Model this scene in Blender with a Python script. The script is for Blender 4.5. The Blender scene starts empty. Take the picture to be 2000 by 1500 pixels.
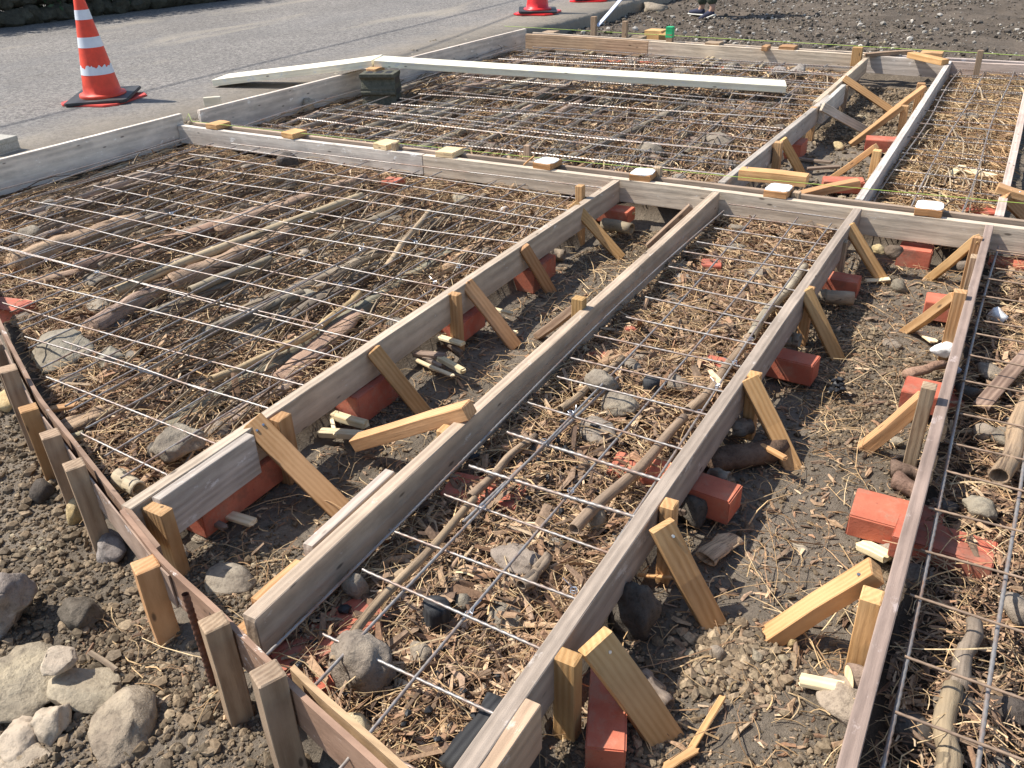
import bpy, bmesh, math, random
import numpy as np
from mathutils import Vector, Matrix
random.seed(7); RS=np.random.RandomState(11)
SC=bpy.context.scene; COL=SC.collection
# ------------------------------------------------------------ camera
F=1686.1; PITCH=.51505; ROLL=-.0377; YAW=.53377; CAMZ=1.2
def _cam():
    cp,sp=math.cos(PITCH),math.sin(PITCH); w=np.array([0,cp,-sp]); r0=np.array([1.,0,0]); u0=np.array([0,sp,cp])
    cr,sr=math.cos(ROLL),math.sin(ROLL); r=cr*r0+sr*u0; u=-sr*r0+cr*u0
    dl=np.array([math.sin(YAW),math.cos(YAW),0]); dc=np.array([math.cos(YAW),-math.sin(YAW),0]); M=np.array([dc,dl,[0,0,1.]])
    return M@r,M@u,M@w
CR,CU,CW=_cam()
def P(x,y,z=0.):
    "point of the place at height z seen at photo pixel x,y (2000x1500)"
    d=(x-1000)/F*CR-(y-750)/F*CU+CW; t=(z-CAMZ)/d[2]
    return Vector((d[0]*t,d[1]*t,z))
def dist(p): return abs((p.x*CW[0]+p.y*CW[1]+(p.z-CAMZ)*CW[2]))
cam=bpy.data.cameras.new('camera'); co=bpy.data.objects.new('camera',cam); COL.objects.link(co)
m=Matrix.Identity(4)
for i in range(3): m[i][0]=CR[i]; m[i][1]=CU[i]; m[i][2]=-CW[i]
m[2][3]=CAMZ; co.matrix_world=m
cam.sensor_width=36; cam.lens=36*F/2000; cam.clip_end=600; cam.clip_start=.05; SC.camera=co
# ------------------------------------------------------------ sky and sun
SUN=Vector((.76,.20,-1.)).normalized()
wd=bpy.data.worlds.new('World'); SC.world=wd; wd.use_nodes=True; nt=wd.node_tree
sky=nt.nodes.new('ShaderNodeTexSky'); sky.sky_type='NISHITA'; sky.sun_disc=False
sky.sun_elevation=math.asin(-SUN.z); sky.sun_rotation=math.atan2(-SUN.x,-SUN.y)
nt.links.new(sky.outputs[0],nt.nodes['Background'].inputs[0]); nt.nodes['Background'].inputs[1].default_value=.12
sl=bpy.data.lights.new('sun','SUN'); sl.energy=4.6; sl.angle=math.radians(.5); sl.color=(1,.945,.865)
so=bpy.data.objects.new('sun',sl); COL.objects.link(so); so.rotation_euler=SUN.to_track_quat('-Z','Y').to_euler()
vs=SC.view_settings; vs.view_transform='Standard'; vs.look='None'; vs.exposure=.66; vs.gamma=1
# ------------------------------------------------------------ materials
def nmat(name):
    mt=bpy.data.materials.new(name); mt.use_nodes=True; t=mt.node_tree
    return mt,t,t.nodes['Principled BSDF']
class G:
    "tiny node helper"
    def __init__(s,t): s.t=t
    def n(s,k,**kw):
        q=s.t.nodes.new(k)
        for a,b in kw.items(): setattr(q,a,b)
        return q
    def l(s,a,b): s.t.links.new(a,b)
    def coord(s,scale=(1,1,1),rnd=True,kind='Object',loc=(0,0,0)):
        c=s.n('ShaderNodeTexCoord'); mp=s.n('ShaderNodeMapping'); mp.inputs['Scale'].default_value=scale; mp.inputs['Location'].default_value=loc
        if rnd:
            oi=s.n('ShaderNodeObjectInfo'); v=s.n('ShaderNodeVectorMath',operation='SCALE'); cb=s.n('ShaderNodeCombineXYZ')
            for i in range(3):
                mm=s.n('ShaderNodeMath',operation='MULTIPLY'); mm.inputs[1].default_value=(13.7,.31,.23)[i]; s.l(oi.outputs['Random'],mm.inputs[0]); s.l(mm.outputs[0],cb.inputs[i])
            ad=s.n('ShaderNodeVectorMath',operation='ADD'); s.l(c.outputs[kind],ad.inputs[0]); s.l(cb.outputs[0],ad.inputs[1]); s.l(ad.outputs[0],mp.inputs['Vector'])
        else: s.l(c.outputs[kind],mp.inputs['Vector'])
        return mp.outputs[0]
    def noise(s,v,sc,det=6,ro=.6,dist=0):
        q=s.n('ShaderNodeTexNoise'); s.l(v,q.inputs['Vector']); q.inputs['Scale'].default_value=sc; q.inputs['Detail'].default_value=det; q.inputs['Roughness'].default_value=ro; q.inputs['Distortion'].default_value=dist
        return q.outputs['Fac']
    def ramp(s,f,*st):
        q=s.n('ShaderNodeValToRGB'); s.l(f,q.inputs[0]); e=q.color_ramp.elements
        while len(e)<len(st): e.new(.5)
        for x,(p,c) in zip(e,st):
            x.position=p; x.color=(c,c,c,1) if isinstance(c,(int,float)) else (*c,1)
        return q.outputs[0]
    def mix(s,f,a,b,mode='MIX'):
        q=s.n('ShaderNodeMix',data_type='RGBA',blend_type=mode)
        for v,i in ((f,0),(a,6),(b,7)):
            if isinstance(v,(int,float)): q.inputs[i].default_value=v if i==0 else (v,v,v,1)
            elif isinstance(v,tuple): q.inputs[i].default_value=(*v,1)
            else: s.l(v,q.inputs[i])
        return q.outputs[2]
    def math(s,op,a,b):
        q=s.n('ShaderNodeMath',operation=op)
        for v,i in ((a,0),(b,1)):
            if isinstance(v,(int,float)): q.inputs[i].default_value=v
            else: s.l(v,q.inputs[i])
        return q.outputs[0]
    def bump(s,bs,h,st,di=.01):
        q=s.n('ShaderNodeBump'); q.inputs['Strength'].default_value=st; q.inputs['Distance'].default_value=di; s.l(h,q.inputs['Height']); s.l(q.outputs[0],bs.inputs['Normal'])
def ocolor(g):
    return g.n('ShaderNodeObjectInfo').outputs['Color']
def wood(name,c1,c2,rough=.8,stain=.5,cement=0.,ring=20,dark=.35):
    mt,t,b=nmat(name); g=G(t)
    v=g.coord((1.3,26,26)); st=g.noise(v,3,8,.7)
    v2=g.coord((.30,1,1),loc=(0,.035,-.07)); w=g.n('ShaderNodeTexWave',wave_type='RINGS',rings_direction='X'); g.l(v2,w.inputs[0])
    w.inputs['Scale'].default_value=ring; w.inputs['Distortion'].default_value=2.2; w.inputs['Detail'].default_value=3; w.inputs['Detail Scale'].default_value=2.0
    f=g.mix(.33,st,w.outputs['Fac'])
    c=g.mix(g.ramp(f,(.28,0.),(.70,1.)),c2,c1)
    lo=g.noise(g.coord((1.4,7,7)),2.2,6,.65); c=g.mix(g.math('MULTIPLY',g.ramp(lo,(.45,0.),(.72,1.)),stain),c,tuple(x*dark for x in c2))
    li=g.noise(g.coord((3,5,5)),1.6,5,.6); c=g.mix(g.math('MULTIPLY',g.ramp(li,(.48,0.),(.66,1.)),.4),c,tuple(min(1,x*1.25+.03) for x in c1))
    # nail heads and small knots
    vo=g.n('ShaderNodeTexVoronoi',feature='F1'); g.l(g.coord((3.1,9,9)),vo.inputs['Vector']); vo.inputs['Scale'].default_value=1.9
    c=g.mix(g.ramp(vo.outputs['Distance'],(.055,.75),(.10,0.)),c,(.05,.035,.025))
    if cement:
        ce=g.noise(g.coord((5,9,9)),2.1,8,.75); c=g.mix(g.ramp(ce,(.70-cement*.25,0.),(.76-cement*.25,.85)),c,(.62,.60,.57))
    g.l(g.mix(1.,c,ocolor(g),'MULTIPLY'),b.inputs['Base Color']); b.inputs['Roughness'].default_value=rough; b.inputs['Specular IOR Level'].default_value=.25
    g.bump(b,g.math('ADD',st,g.math('MULTIPLY',w.outputs['Fac'],.25)),.55,.0035)
    return mt
M={}
M['board']=wood('weathered_board',(.50,.415,.325),(.36,.295,.23),stain=.42,cement=.32)
M['grey']=wood('grey_board',(.46,.41,.355),(.34,.30,.26),stain=.42,cement=.42)
M['fresh']=wood('fresh_pine',(.51,.30,.145),(.385,.205,.088),stain=.22,dark=.6,ring=26)
M['pale']=wood('pale_pine',(.56,.335,.15),(.44,.24,.095),stain=.15,dark=.65,ring=26)
M['brown']=wood('brown_stake',(.40,.29,.19),(.26,.175,.11),stain=.4,cement=.12,ring=30)
M['white']=wood('whitewashed_plank',(.80,.72,.55),(.68,.60,.45),stain=.18,cement=.5,dark=.6)
M['ply']=wood('plywood',(.29,.20,.145),(.21,.14,.10),stain=.5,cement=.42,ring=7)
M['old']=wood('old_wood',(.27,.20,.145),(.13,.09,.065),stain=.6)
M['burnt']=wood('burnt_board',(.05,.05,.05),(.02,.02,.022),stain=.6)
def rocky(name,c1,c2,c3,sc=9,bump=.9,rough=.9,light=.35):
    mt,t,b=nmat(name); g=G(t); v=g.coord((1,1,1)); a=g.noise(v,sc,9,.68); d=g.noise(v,sc*6,6,.7); l=g.noise(v,sc*.45,5,.6,.4)
    c=g.mix(g.ramp(a,(.33,0.),(.66,1.)),c1,c2); c=g.mix(g.math('MULTIPLY',g.ramp(l,(.52,0.),(.62,1.)),light),c,c3)
    c=g.mix(g.math('MULTIPLY',g.ramp(d,(.35,1.),(.5,0.)),.5),c,tuple(x*.4 for x in c1))
    g.l(g.mix(1.,c,ocolor(g),'MULTIPLY'),b.inputs['Base Color']); b.inputs['Roughness'].default_value=rough; b.inputs['Specular IOR Level'].default_value=.2
    g.bump(b,g.math('ADD',a,g.math('MULTIPLY',d,.5)),bump,.012); return mt
M['rock']=rocky('grey_brown_rock',(.19,.155,.12),(.33,.28,.215),(.46,.38,.26),bump=1.3)
M['pebble']=rocky('smooth_stone',(.23,.19,.145),(.34,.29,.225),(.47,.41,.31),sc=9,bump=.7,rough=.8)
M['whiterock']=rocky('white_crusted_rock',(.17,.14,.12),(.34,.30,.26),(.66,.62,.55),light=.95)
M['yellowrock']=rocky('yellow_rock',(.42,.31,.15),(.60,.48,.27),(.62,.52,.34),light=.6)
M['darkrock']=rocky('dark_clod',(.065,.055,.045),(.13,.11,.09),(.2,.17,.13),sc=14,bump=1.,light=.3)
M['plaster']=rocky('white_plaster',(.74,.73,.70),(.82,.82,.8),(.85,.85,.85),bump=.5,light=.5)
M['concrete']=rocky('pale_concrete',(.36,.34,.29),(.50,.47,.41),(.56,.54,.48),sc=30,bump=.4)
M['blockmat']=rocky('mossy_dark_block',(.075,.075,.055),(.15,.145,.11),(.2,.19,.14),sc=40,bump=.6)
M['bark']=rocky('bark',(.13,.095,.07),(.25,.19,.14),(.32,.26,.2),sc=12,bump=1.)
M['logs']=None
def barklike(name,c1,c2,c3,bump=.6):
    mt,t,b=nmat(name); g=G(t); s=g.noise(g.coord((.8,22,22)),3,8,.7); a=g.noise(g.coord((1,1,1)),11,7,.65)
    cr=g.noise(g.coord((1.1,30,30)),1.1,9,.8); c=g.mix(g.ramp(s,(.35,0.),(.65,1.)),c1,c2); c=g.mix(g.math('MULTIPLY',g.ramp(a,(.5,0.),(.62,1.)),.7),c,c3); c=g.mix(g.ramp(cr,(.36,.85),(.44,0.)),c,(.05,.035,.025))
    g.l(g.mix(1.,c,ocolor(g),'MULTIPLY'),b.inputs['Base Color']); b.inputs['Roughness'].default_value=.82; g.bump(b,g.math('ADD',g.math('ADD',s,a),g.ramp(cr,(.34,0.),(.46,1.))),bump,.006); return mt
M['logs']=barklike('weathered_log',(.17,.12,.09),(.40,.31,.225),(.27,.205,.15),1.)
M['bamboo']=barklike('dry_bamboo',(.26,.20,.13),(.44,.35,.235),(.30,.245,.18),.45)
M['oldbamboo']=barklike('grey_bamboo',(.20,.16,.11),(.36,.30,.22),(.17,.135,.10),.4)
M['cut']=wood('pale_cut_wood',(.75,.62,.40),(.62,.48,.28),stain=.15)
def brickmat():
    mt,t,b=nmat('red_brick'); g=G(t); v=g.coord(); a=g.noise(v,9,6,.6); d=g.noise(v,90,4,.7)
    c=g.mix(g.ramp(a,(.35,0.),(.65,1.)),(.43,.105,.058),(.54,.165,.095)); c=g.mix(g.ramp(d,(.62,0.),(.75,.6)),c,(.12,.05,.035))
    dd=g.noise(g.coord(),16,7,.7); c=g.mix(g.math('MULTIPLY',g.ramp(dd,(.50,0.),(.66,1.)),.5),c,(.36,.24,.165)); d2=g.noise(g.coord(),5,8,.75); c=g.mix(g.math('MULTIPLY',g.ramp(d2,(.52,0.),(.62,1.)),.5),c,(.17,.09,.06))
    g.l(g.mix(1.,c,ocolor(g),'MULTIPLY'),b.inputs['Base Color']); b.inputs['Roughness'].default_value=.85; g.bump(b,g.math('ADD',a,d),.4,.003); return mt
M['brick']=brickmat()
def plain(name,c,rough=.5,metal=0,spec=.5,var=0,vs=8):
    mt,t,b=nmat(name); g=G(t)
    a=g.noise(g.coord(),vs,6,.65); g.l(g.mix(g.ramp(a,(.3,0.),(.7,1.)),tuple(x*(1-var) for x in c),tuple(min(1,x*(1+var*.4)) for x in c)),b.inputs['Base Color'])
    b.inputs['Roughness'].default_value=rough; b.inputs['Metallic'].default_value=metal; b.inputs['Specular IOR Level'].default_value=spec; return mt
M['orange']=plain('cone_orange_plastic',(.78,.06,.022),.5,var=.22,vs=14)
M['redplastic']=plain('red_plastic',(.62,.07,.05),.55,var=.25)
M['brightred']=plain('bright_red_plastic',(.80,.03,.03),.35,var=.12)
M['band']=plain('silver_white_band',(.66,.69,.74),.4,var=.15)
M['rubber']=plain('black_rubber',(.028,.029,.03),.6,var=.4)
M['screw']=plain('zinc',(.6,.62,.65),.3,1.)
M['rust']=plain('rusty_steel',(.14,.06,.035),.8,.2,var=.5,vs=60)
M['string']=plain('green_yellow_cord',(.42,.58,.10),.7)
M['greentape']=plain('green_tape',(.02,.42,.16),.5)
M['lath']=plain('white_blue_lath',(.70,.74,.86),.5,var=.1)
M['trousers']=plain('olive_cloth',(.06,.07,.045),.9,var=.4,vs=30)
M['shirt']=plain('dark_cloth',(.03,.035,.06),.9,var=.3)
M['shoe']=plain('navy_canvas',(.025,.028,.06),.85,var=.3,vs=40)
M['sole']=plain('white_sole',(.62,.60,.52),.7,var=.2)
M['skin']=plain('skin',(.45,.26,.18),.6)
M['hair']=plain('hair',(.02,.015,.012),.6)
M['leafdark']=plain('dark_leaf',(.035,.07,.022),.6,var=.6,vs=3)
M['cable']=plain('black_cable',(.02,.02,.02),.6)
M['char_and_shade']=plain('charcoal',(.016,.017,.02),.6,var=.5,vs=40)  # black of the charcoal, also the painted shade of the block's cores
def rebar():
    mt,t,b=nmat('steel_bar'); g=G(t); a=g.noise(g.coord((7,30,30)),1.6,6,.7)
    c=g.mix(g.ramp(a,(.46,0.),(.64,1.)),(.33,.305,.28),(.25,.15,.10)); g.l(c,b.inputs['Base Color'])
    g.l(g.ramp(a,(.50,.55),(.64,.1)),b.inputs['Metallic']); b.inputs['Roughness'].default_value=.5; return mt
M['bar']=rebar(); M['bar_rusty']=plain('rusty_bar',(.36,.25,.17),.6,.25,var=.45,vs=20)
def tinted(name,rough=.85,bumps=200,dk=.65):
    mt,t,b=nmat(name); g=G(t); at=g.n('ShaderNodeAttribute',attribute_name='tint'); a=g.noise(g.coord(rnd=False),bumps,3,.6)
    g.l(g.mix(g.ramp(a,(.35,0.),(.65,1.)),g.mix(1.,at.outputs['Color'],dk,'MULTIPLY'),at.outputs['Color']),b.inputs['Base Color']); b.inputs['Roughness'].default_value=rough
    b.inputs['Specular IOR Level'].default_value=.2; g.bump(b,a,.5,.003); return mt
M['chip']=tinted('wood_chip',.8,130); M['gravel']=tinted('gravel',.92,160,.6)
def soilmat():
    mt,t,b=nmat('dark_soil'); g=G(t); v=g.coord(rnd=False); a=g.noise(v,2.2,7,.6); d=g.noise(v,38,8,.75); f=g.noise(v,160,5,.7)
    c=g.mix(g.ramp(a,(.35,0.),(.65,1.)),(.185,.152,.115),(.290,.240,.185)); c=g.mix(g.ramp(d,(.35,0.),(.65,1.)),g.mix(1.,c,.6,'MULTIPLY'),c)
    c=g.mix(g.ramp(f,(.64,0.),(.74,.8)),c,(.38,.33,.25))
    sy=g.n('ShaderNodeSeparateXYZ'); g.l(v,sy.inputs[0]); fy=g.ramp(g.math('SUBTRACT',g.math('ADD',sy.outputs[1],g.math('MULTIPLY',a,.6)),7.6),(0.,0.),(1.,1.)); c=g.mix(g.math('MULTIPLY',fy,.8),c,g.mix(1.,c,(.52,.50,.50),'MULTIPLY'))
    # sandy dry earth beside the road
    sp=g.n('ShaderNodeSeparateXYZ'); g.l(v,sp.inputs[0]); e=g.math('ADD',sp.outputs[0],g.math('MULTIPLY',g.noise(v,1.7,5,.7),.9))
    mr=g.ramp(g.math('MULTIPLY',g.math('ADD',e,5.15),1.),(.0,1.),(.9,0.)); c=g.mix(g.math('MULTIPLY',mr,.8),c,(.34,.28,.205))
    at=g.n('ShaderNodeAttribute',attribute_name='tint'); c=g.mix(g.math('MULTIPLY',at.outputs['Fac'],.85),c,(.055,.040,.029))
    g.l(c,b.inputs['Base Color']); b.inputs['Roughness'].default_value=.95; b.inputs['Specular IOR Level'].default_value=.15
    g.bump(b,g.math('ADD',d,g.math('MULTIPLY',f,.5)),1.,.012); return mt
M['soil']=soilmat()
def roadmat():
    mt,t,b=nmat('worn_asphalt'); g=G(t); v=g.coord(rnd=False); a=g.noise(v,.7,6,.6); f=g.noise(v,34,8,.85); d=g.noise(v,70,6,.85); p=g.noise(g.coord((1,.35,1),rnd=False),1.3,6,.6,.6)
    c=g.mix(g.ramp(a,(.35,0.),(.65,1.)),(.232,.21,.185),(.30,.272,.24)); c=g.mix(g.ramp(f,(.45,0.),(.55,1.)),g.mix(1.,c,.36,'MULTIPLY'),c)
    c=g.mix(g.ramp(d,(.56,0.),(.66,.9)),c,(.50,.47,.42)); c=g.mix(g.ramp(p,(.56,0.),(.70,.6)),c,(.34,.295,.225))
    vo=g.n('ShaderNodeTexVoronoi'); g.l(v,vo.inputs[0]); vo.inputs['Scale'].default_value=48
    c=g.mix(g.ramp(vo.outputs['Distance'],(.12,.75),(.3,0.)),c,(.07,.07,.07))
    sp=g.n('ShaderNodeSeparateXYZ'); g.l(v,sp.inputs[0]); e=g.math('ADD',sp.outputs[0],g.math('MULTIPLY',g.noise(v,2.3,8,.75),1.3)); c=g.mix(g.ramp(g.math('ADD',e,5.15),(.0,0.),(.75,.75)),c,(.33,.275,.205))
    tr=g.noise(g.coord((1.1,.10,1),rnd=False),1.0,5,.6); c=g.mix(g.ramp(tr,(.5,0.),(.62,.30)),c,(.15,.145,.14))
    g.l(c,b.inputs['Base Color']); b.inputs['Roughness'].default_value=.9; g.bump(b,g.math('ADD',f,d),.8,.008); return mt
M['road']=roadmat()
# ------------------------------------------------------------ object helpers
def tag(o,label=None,cat=None,group=None,kind=None):
    if label: o['label']=label
    if cat: o['category']=cat
    if group: o['group']=group
    if kind: o['kind']=kind
    return o
def link(name,me,mat,parent=None,color=None,smooth=False):
    o=bpy.data.objects.new(name,me); COL.objects.link(o)
    if mat is not None: me.materials.append(mat)
    if parent is not None: o.parent=parent
    if color is not None: o.color=(*color,1)
    if smooth: me.polygons.foreach_set('use_smooth',np.ones(len(me.polygons),bool))
    return o
def npmesh(name,V,Fc,k):
    "V (n,3), Fc (m,k) faces of k corners"
    me=bpy.data.meshes.new(name); me.vertices.add(len(V)); me.vertices.foreach_set('co',np.asarray(V,np.float32).ravel())
    n=len(Fc); me.loops.add(n*k); me.loops.foreach_set('vertex_index',np.asarray(Fc,np.int32).ravel())
    me.polygons.add(n); me.polygons.foreach_set('loop_start',np.arange(0,n*k,k,dtype=np.int32)); me.update(calc_edges=True); me.validate(); me.polygons.foreach_set('use_smooth',np.zeros(len(me.polygons),bool)); return me
def settint(me,C):
    a=me.color_attributes.new('tint','FLOAT_COLOR','POINT'); c=np.ones((len(C),4),np.float32); c[:,:3]=C; a.data.foreach_set('color',c.ravel())
def frame(A,B,up=Vector((0,0,1))):
    x=(B-A).normalized(); y=up.cross(x)
    if y.length<1e-4: y=Vector((0,1,0)).cross(x)
    y.normalize(); z=x.cross(y); R=Matrix((x,y,z)).transposed().to_4x4(); return R
def plankmesh(name,L,w,h,ch=.002,bow=.003,seg=None,end=0,rough_end=0.,pts=None):
    "timber along +x, section w(y) x h(z), chamfered edges, slight bow; origin at start centre"
    seg=seg or max(2,int(L/.12)); c=min(ch,w*.2,h*.2); hw,hh=w/2,h/2
    prof=[(-hw+c,-hh),(hw-c,-hh),(hw,-hh+c),(hw,hh-c),(hw-c,hh),(-hw+c,hh),(-hw,hh-c),(-hw,-hh+c)]
    xs=[0,c]+[L*i/seg for i in range(1,seg)]+[L-c,L]; V=[];ph=random.random()*6
    for i,x in enumerate(xs):
        s=1-(c*1.6/min(hw,hh) if i in(0,len(xs)-1) else 0); t=x/L; b=bow*math.sin(math.pi*t)*math.sin(ph); b2=bow*.6*math.sin(math.pi*t*1.7+ph); tw=bow*1.2*math.sin(2*t+ph)
        for (y,z) in prof:
            xe=x+(end*(z/h) if i>len(xs)/2 else 0)*1.0+(random.uniform(-1,1)*rough_end if i in (0,len(xs)-1) else 0)
            V.append((xe,y*s+b+tw*z+random.uniform(-.0004,.0004),z*s+b2-tw*y+random.uniform(-.0004,.0004)))
    Fs=[tuple(range(7,-1,-1)),tuple(range(len(V)-8,len(V)))]
    for i in range(len(xs)-1):
        for j in range(8):
            k=(j+1)%8; Fs.append((i*8+j,i*8+k,i*8+8+k,i*8+8+j))
    me=bpy.data.meshes.new(name); me.from_pydata(V,[],Fs); me.update(); return me
def rcol(a=.17,b=.028):
    s=1+random.uniform(-a,a); return tuple(s*(1+random.uniform(-b,b)) for _ in range(3))
def timber(name,A,B,w,h,mat,label=None,cat=None,group=None,parent=None,up=Vector((0,0,1)),col=None,**kw):
    A=Vector(A);B=Vector(B); o=link(name,plankmesh(name,(B-A).length,w,h,**kw),M[mat],parent,col or rcol())
    R=frame(A,B,up); R.translation=A; o.matrix_world=R
    if label: tag(o,label,cat,group)
    return o
def screw(o,pos,nrm,r=.0045):
    bm=bmesh.new(); bmesh.ops.create_cone(bm,cap_ends=True,segments=10,radius1=r,radius2=r*.7,depth=.003)
    me=bpy.data.meshes.new('screw'); bm.to_mesh(me); bm.free(); s=link('screw',me,M['screw']); 
    q=Vector(nrm).to_track_quat('Z','Y').to_matrix().to_4x4(); q.translation=Vector(pos); s.matrix_world=q
    s.parent=o; s.matrix_parent_inverse=o.matrix_world.inverted(); return s
_h=lambda i,j,s:(np.sin(i*127.1+j*311.7+s*74.7)*43758.5453)%1.0
def vn(x,y,s=0):
    xi=np.floor(x);yi=np.floor(y);fx=x-xi;fy=y-yi;fx=fx*fx*(3-2*fx);fy=fy*fy*(3-2*fy)
    return (_h(xi,yi,s)*(1-fx)+_h(xi+1,yi,s)*fx)*(1-fy)+(_h(xi,yi+1,s)*(1-fx)+_h(xi+1,yi+1,s)*fx)*fy
def fbm(x,y,s=0,o=5):
    r=0;a=.5
    for k in range(o): r=r+a*(vn(x*2**k,y*2**k,s+k)-.5);a*=.5
    return r
def ico(sub):
    bm=bmesh.new(); bmesh.ops.create_icosphere(bm,subdivisions=sub,radius=1); V=np.array([v.co[:] for v in bm.verts]); Fc=np.array([[v.index for v in f.verts] for f in bm.faces]); bm.free(); return V,Fc
ICO={s:ico(s) for s in (1,2,3,4)}
# ------------------------------------------------------------ layout of the formwork (metres; z=0 is the top of the boards)
SOIL=-.22; FILL=-.148
SPX,SPY=[list(t) for t in zip(*[P(*a)[:2] for a in ((0,660),(60,777),(173,923),(253,1023),(315,1104),(409,1188),(514,1290),(577,1356),(735,1500))])]; SPX+=[.1,.6]; SPY+=[SPY[-1]-.21,SPY[-1]-.36]
STX,STY=[-6,-4.2]+SPX,[2.75,2.05]+SPY
def strip_y(x): return .026+np.interp(x,STX,STY)
def inbay(x,y):
    nb=(y<3.80)&(y>strip_y(x)+.01)
    a=nb&(x>-4.66)&(x<-1.645); b=nb&(x>-1.115)&(x<-.548); c=nb&(x>-.007)&(x<1.4)
    d=(y>3.88)&(y<7.76-.05*(x+4.4))&(x>-4.60)&(x<-1.165); e=(y>3.88)&(y<7.65)&(x>-.55)&(x<.02)
    return a,b,c,d,e
def gz(x,y):
    x=np.asarray(x,float);y=np.asarray(y,float)
    bays=inbay(x,y); inb=bays[0]|bays[1]|bays[2]|bays[3]|bays[4]
    n1=fbm(x*2.3,y*2.3,1,4); n2=fbm(x*11,y*11,5,4)
    lf=np.clip((-2.2-x)/2.4,0,1); z=np.where(inb,FILL-.018*lf+.07*n1+.06*n2,SOIL+.07*n1+.03*n2)
    z=np.where((x<np.interp(y,[1.2,3.84,7.93],[-4.79,-4.66,-4.40]))&(y<8.),-.06+.012*n2,z)
    # ground outside the near strip a little lower
    out=(y<strip_y(x)-.01); z=np.where(out&(x>-4.8),-.235+.09*n1+.04*n2,z)
    z=np.where((y>7.9)&(x>-4.75),-.19+.10*n1+.04*n2,z)
    return z
def lin(*a):
    r=[]
    for (p,q,s) in a: r+=list(np.arange(p,q,s))
    return np.array(r)
xs=lin((-120,-20,10),(-20,-7,1),(-7,-5,.1),(-5,1.0,.022),(1,3,.1),(3,20,1),(20,121,10)); ys=lin((-30,0,2),(0,.3,.05),(.3,4.,.022),(4,9,.035),(9,16,.12),(16,30,1),(30,201,10))
X,Y=np.meshgrid(xs,ys,indexing='ij'); Z=gz(X,Y); nx,ny=X.shape
idx=np.arange(nx*ny).reshape(nx,ny); Q=np.stack([idx[:-1,:-1],idx[1:,:-1],idx[1:,1:],idx[:-1,1:]],-1).reshape(-1,4)
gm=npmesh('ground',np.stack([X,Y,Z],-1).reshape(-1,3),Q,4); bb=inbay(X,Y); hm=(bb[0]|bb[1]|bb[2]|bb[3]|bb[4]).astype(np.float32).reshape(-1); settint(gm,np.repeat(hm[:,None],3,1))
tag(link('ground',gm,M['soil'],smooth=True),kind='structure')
# road slab with a broken edge
ey=np.concatenate([np.arange(-30,2,2.),np.arange(2,16,.06),np.arange(16,80,4.)])
ex=np.interp(ey,[-30,7.6,8.6,9.9,11.5,13,20,80],[-4.97,-4.90,-4.84,-4.62,-4.70,-4.6,-4.4,-4.4])+.05*fbm(ey*3,ey*0+3,9,5)*2+np.where(ey<7.6,.05*fbm(ey*1.1,ey*0,3,3),0)
bx=[-60,-30,-14,-9,-7,-6,-5.5]; V=[]
for y,x in zip(ey,ex):
    for q in bx: V.append((q,y,-.045+.006*math.sin(q*1.3+y*.7)+(.0 if q>-8 else .0)))
    V+= [(x,y,-.047),(x+.015+.02*random.random(),y,-.075-.03*random.random()),(x+.01,y,-.30)]
nb=len(bx)+3; Fq=[(i*nb+j,i*nb+nb+j,i*nb+nb+j+1,i*nb+j+1) for i in range(len(ey)-1) for j in range(nb-1)]
me=npmesh('road',V,np.array(Fq)[:,::-1],4); tag(link('road',me,M['road'],smooth=True),kind='structure')
# ------------------------------------------------------------ boards
BH=.11; BT=.035
def board(A,B,label,mat='board',h=BH,t=BT,cat='form board',name='form_board',z=0,z2=None,**kw):
    return timber(name,(A[0],A[1],z-h/2),(B[0],B[1],(z if z2 is None else z2)-h/2),t,h,mat,label,cat,'boards of the concrete formwork',**kw)
a0=(-1.605,.955)
bA=board((-1.602,.93),(-1.607,3.775),'long weathered board down the left side of the first open trench','board',bow=.006,col=(1.02,.98,.93))
bB=board((-1.085,.80),(-1.118,3.775),'long weathered board with a screw in its top, right side of the left trench','board',bow=.006,col=(1.,.93,.86))
bC=board((-.537,.70),(-.505,3.775),'weathered board with chalky white patches on top, left side of the wide right trench','grey',bow=.006,col=(.84,.76,.69))
bD=board((-.012,.62),(-.005,3.775),'purplish grey narrow board between the wide trench and the bay at the right edge','grey',t=.03,col=(.70,.58,.54))
mx=P(820,305).x
board((-4.625,3.797),(mx,3.797),'whitish left half of the middle cross board, from the road side to the joint','grey',col=(1.45,1.45,1.43))
board((mx+.003,3.797),(.75,3.797),'beige right half of the middle cross board running to the right edge','board',col=(1.3,1.3,1.26))
board((-4.59,3.892),(mx+.05,3.892),'thin pinkish board just behind the left half of the middle cross board','board',t=.024,col=(1.1,.98,.9))
board((mx+.055,3.892),(.75,3.892),'thin stained board just behind the right half of the middle cross board','board',t=.024,h=.10,col=(.8,.72,.66))
f0=P(1031,66,.045);f1=P(1267,80,.03);f2=P(1690,107,0);f3=P(1850,118,0);f4=P(2010,126,0)
def L2(p): return (p.x,p.y)
board((f0.x-.02,f0.y+.0),L2(f1),'orange-brown board with cathedral grain at the left end of the far cross form','brown',h=.13,z=.045,z2=.03,col=(1.35,1.3,1.25))
board((f1.x+.003,f1.y),(f2.x,f2.y),'pale grey board in the middle of the far cross form','board',h=.13,z=.03,z2=.0,col=(1.4,1.38,1.3))
board((f2.x+.003,f2.y+.0),(f3.x,f3.y),'whitish board closing the far end of the far trench','grey',h=.13,col=(1.15,1.12,1.1))
board((f3.x+.003,f3.y-.01),(f4.x+.4,f4.y-.03),'pinkish grey board at the right end of the far cross form','grey',h=.13,col=(1.15,1.02,.98))
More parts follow.
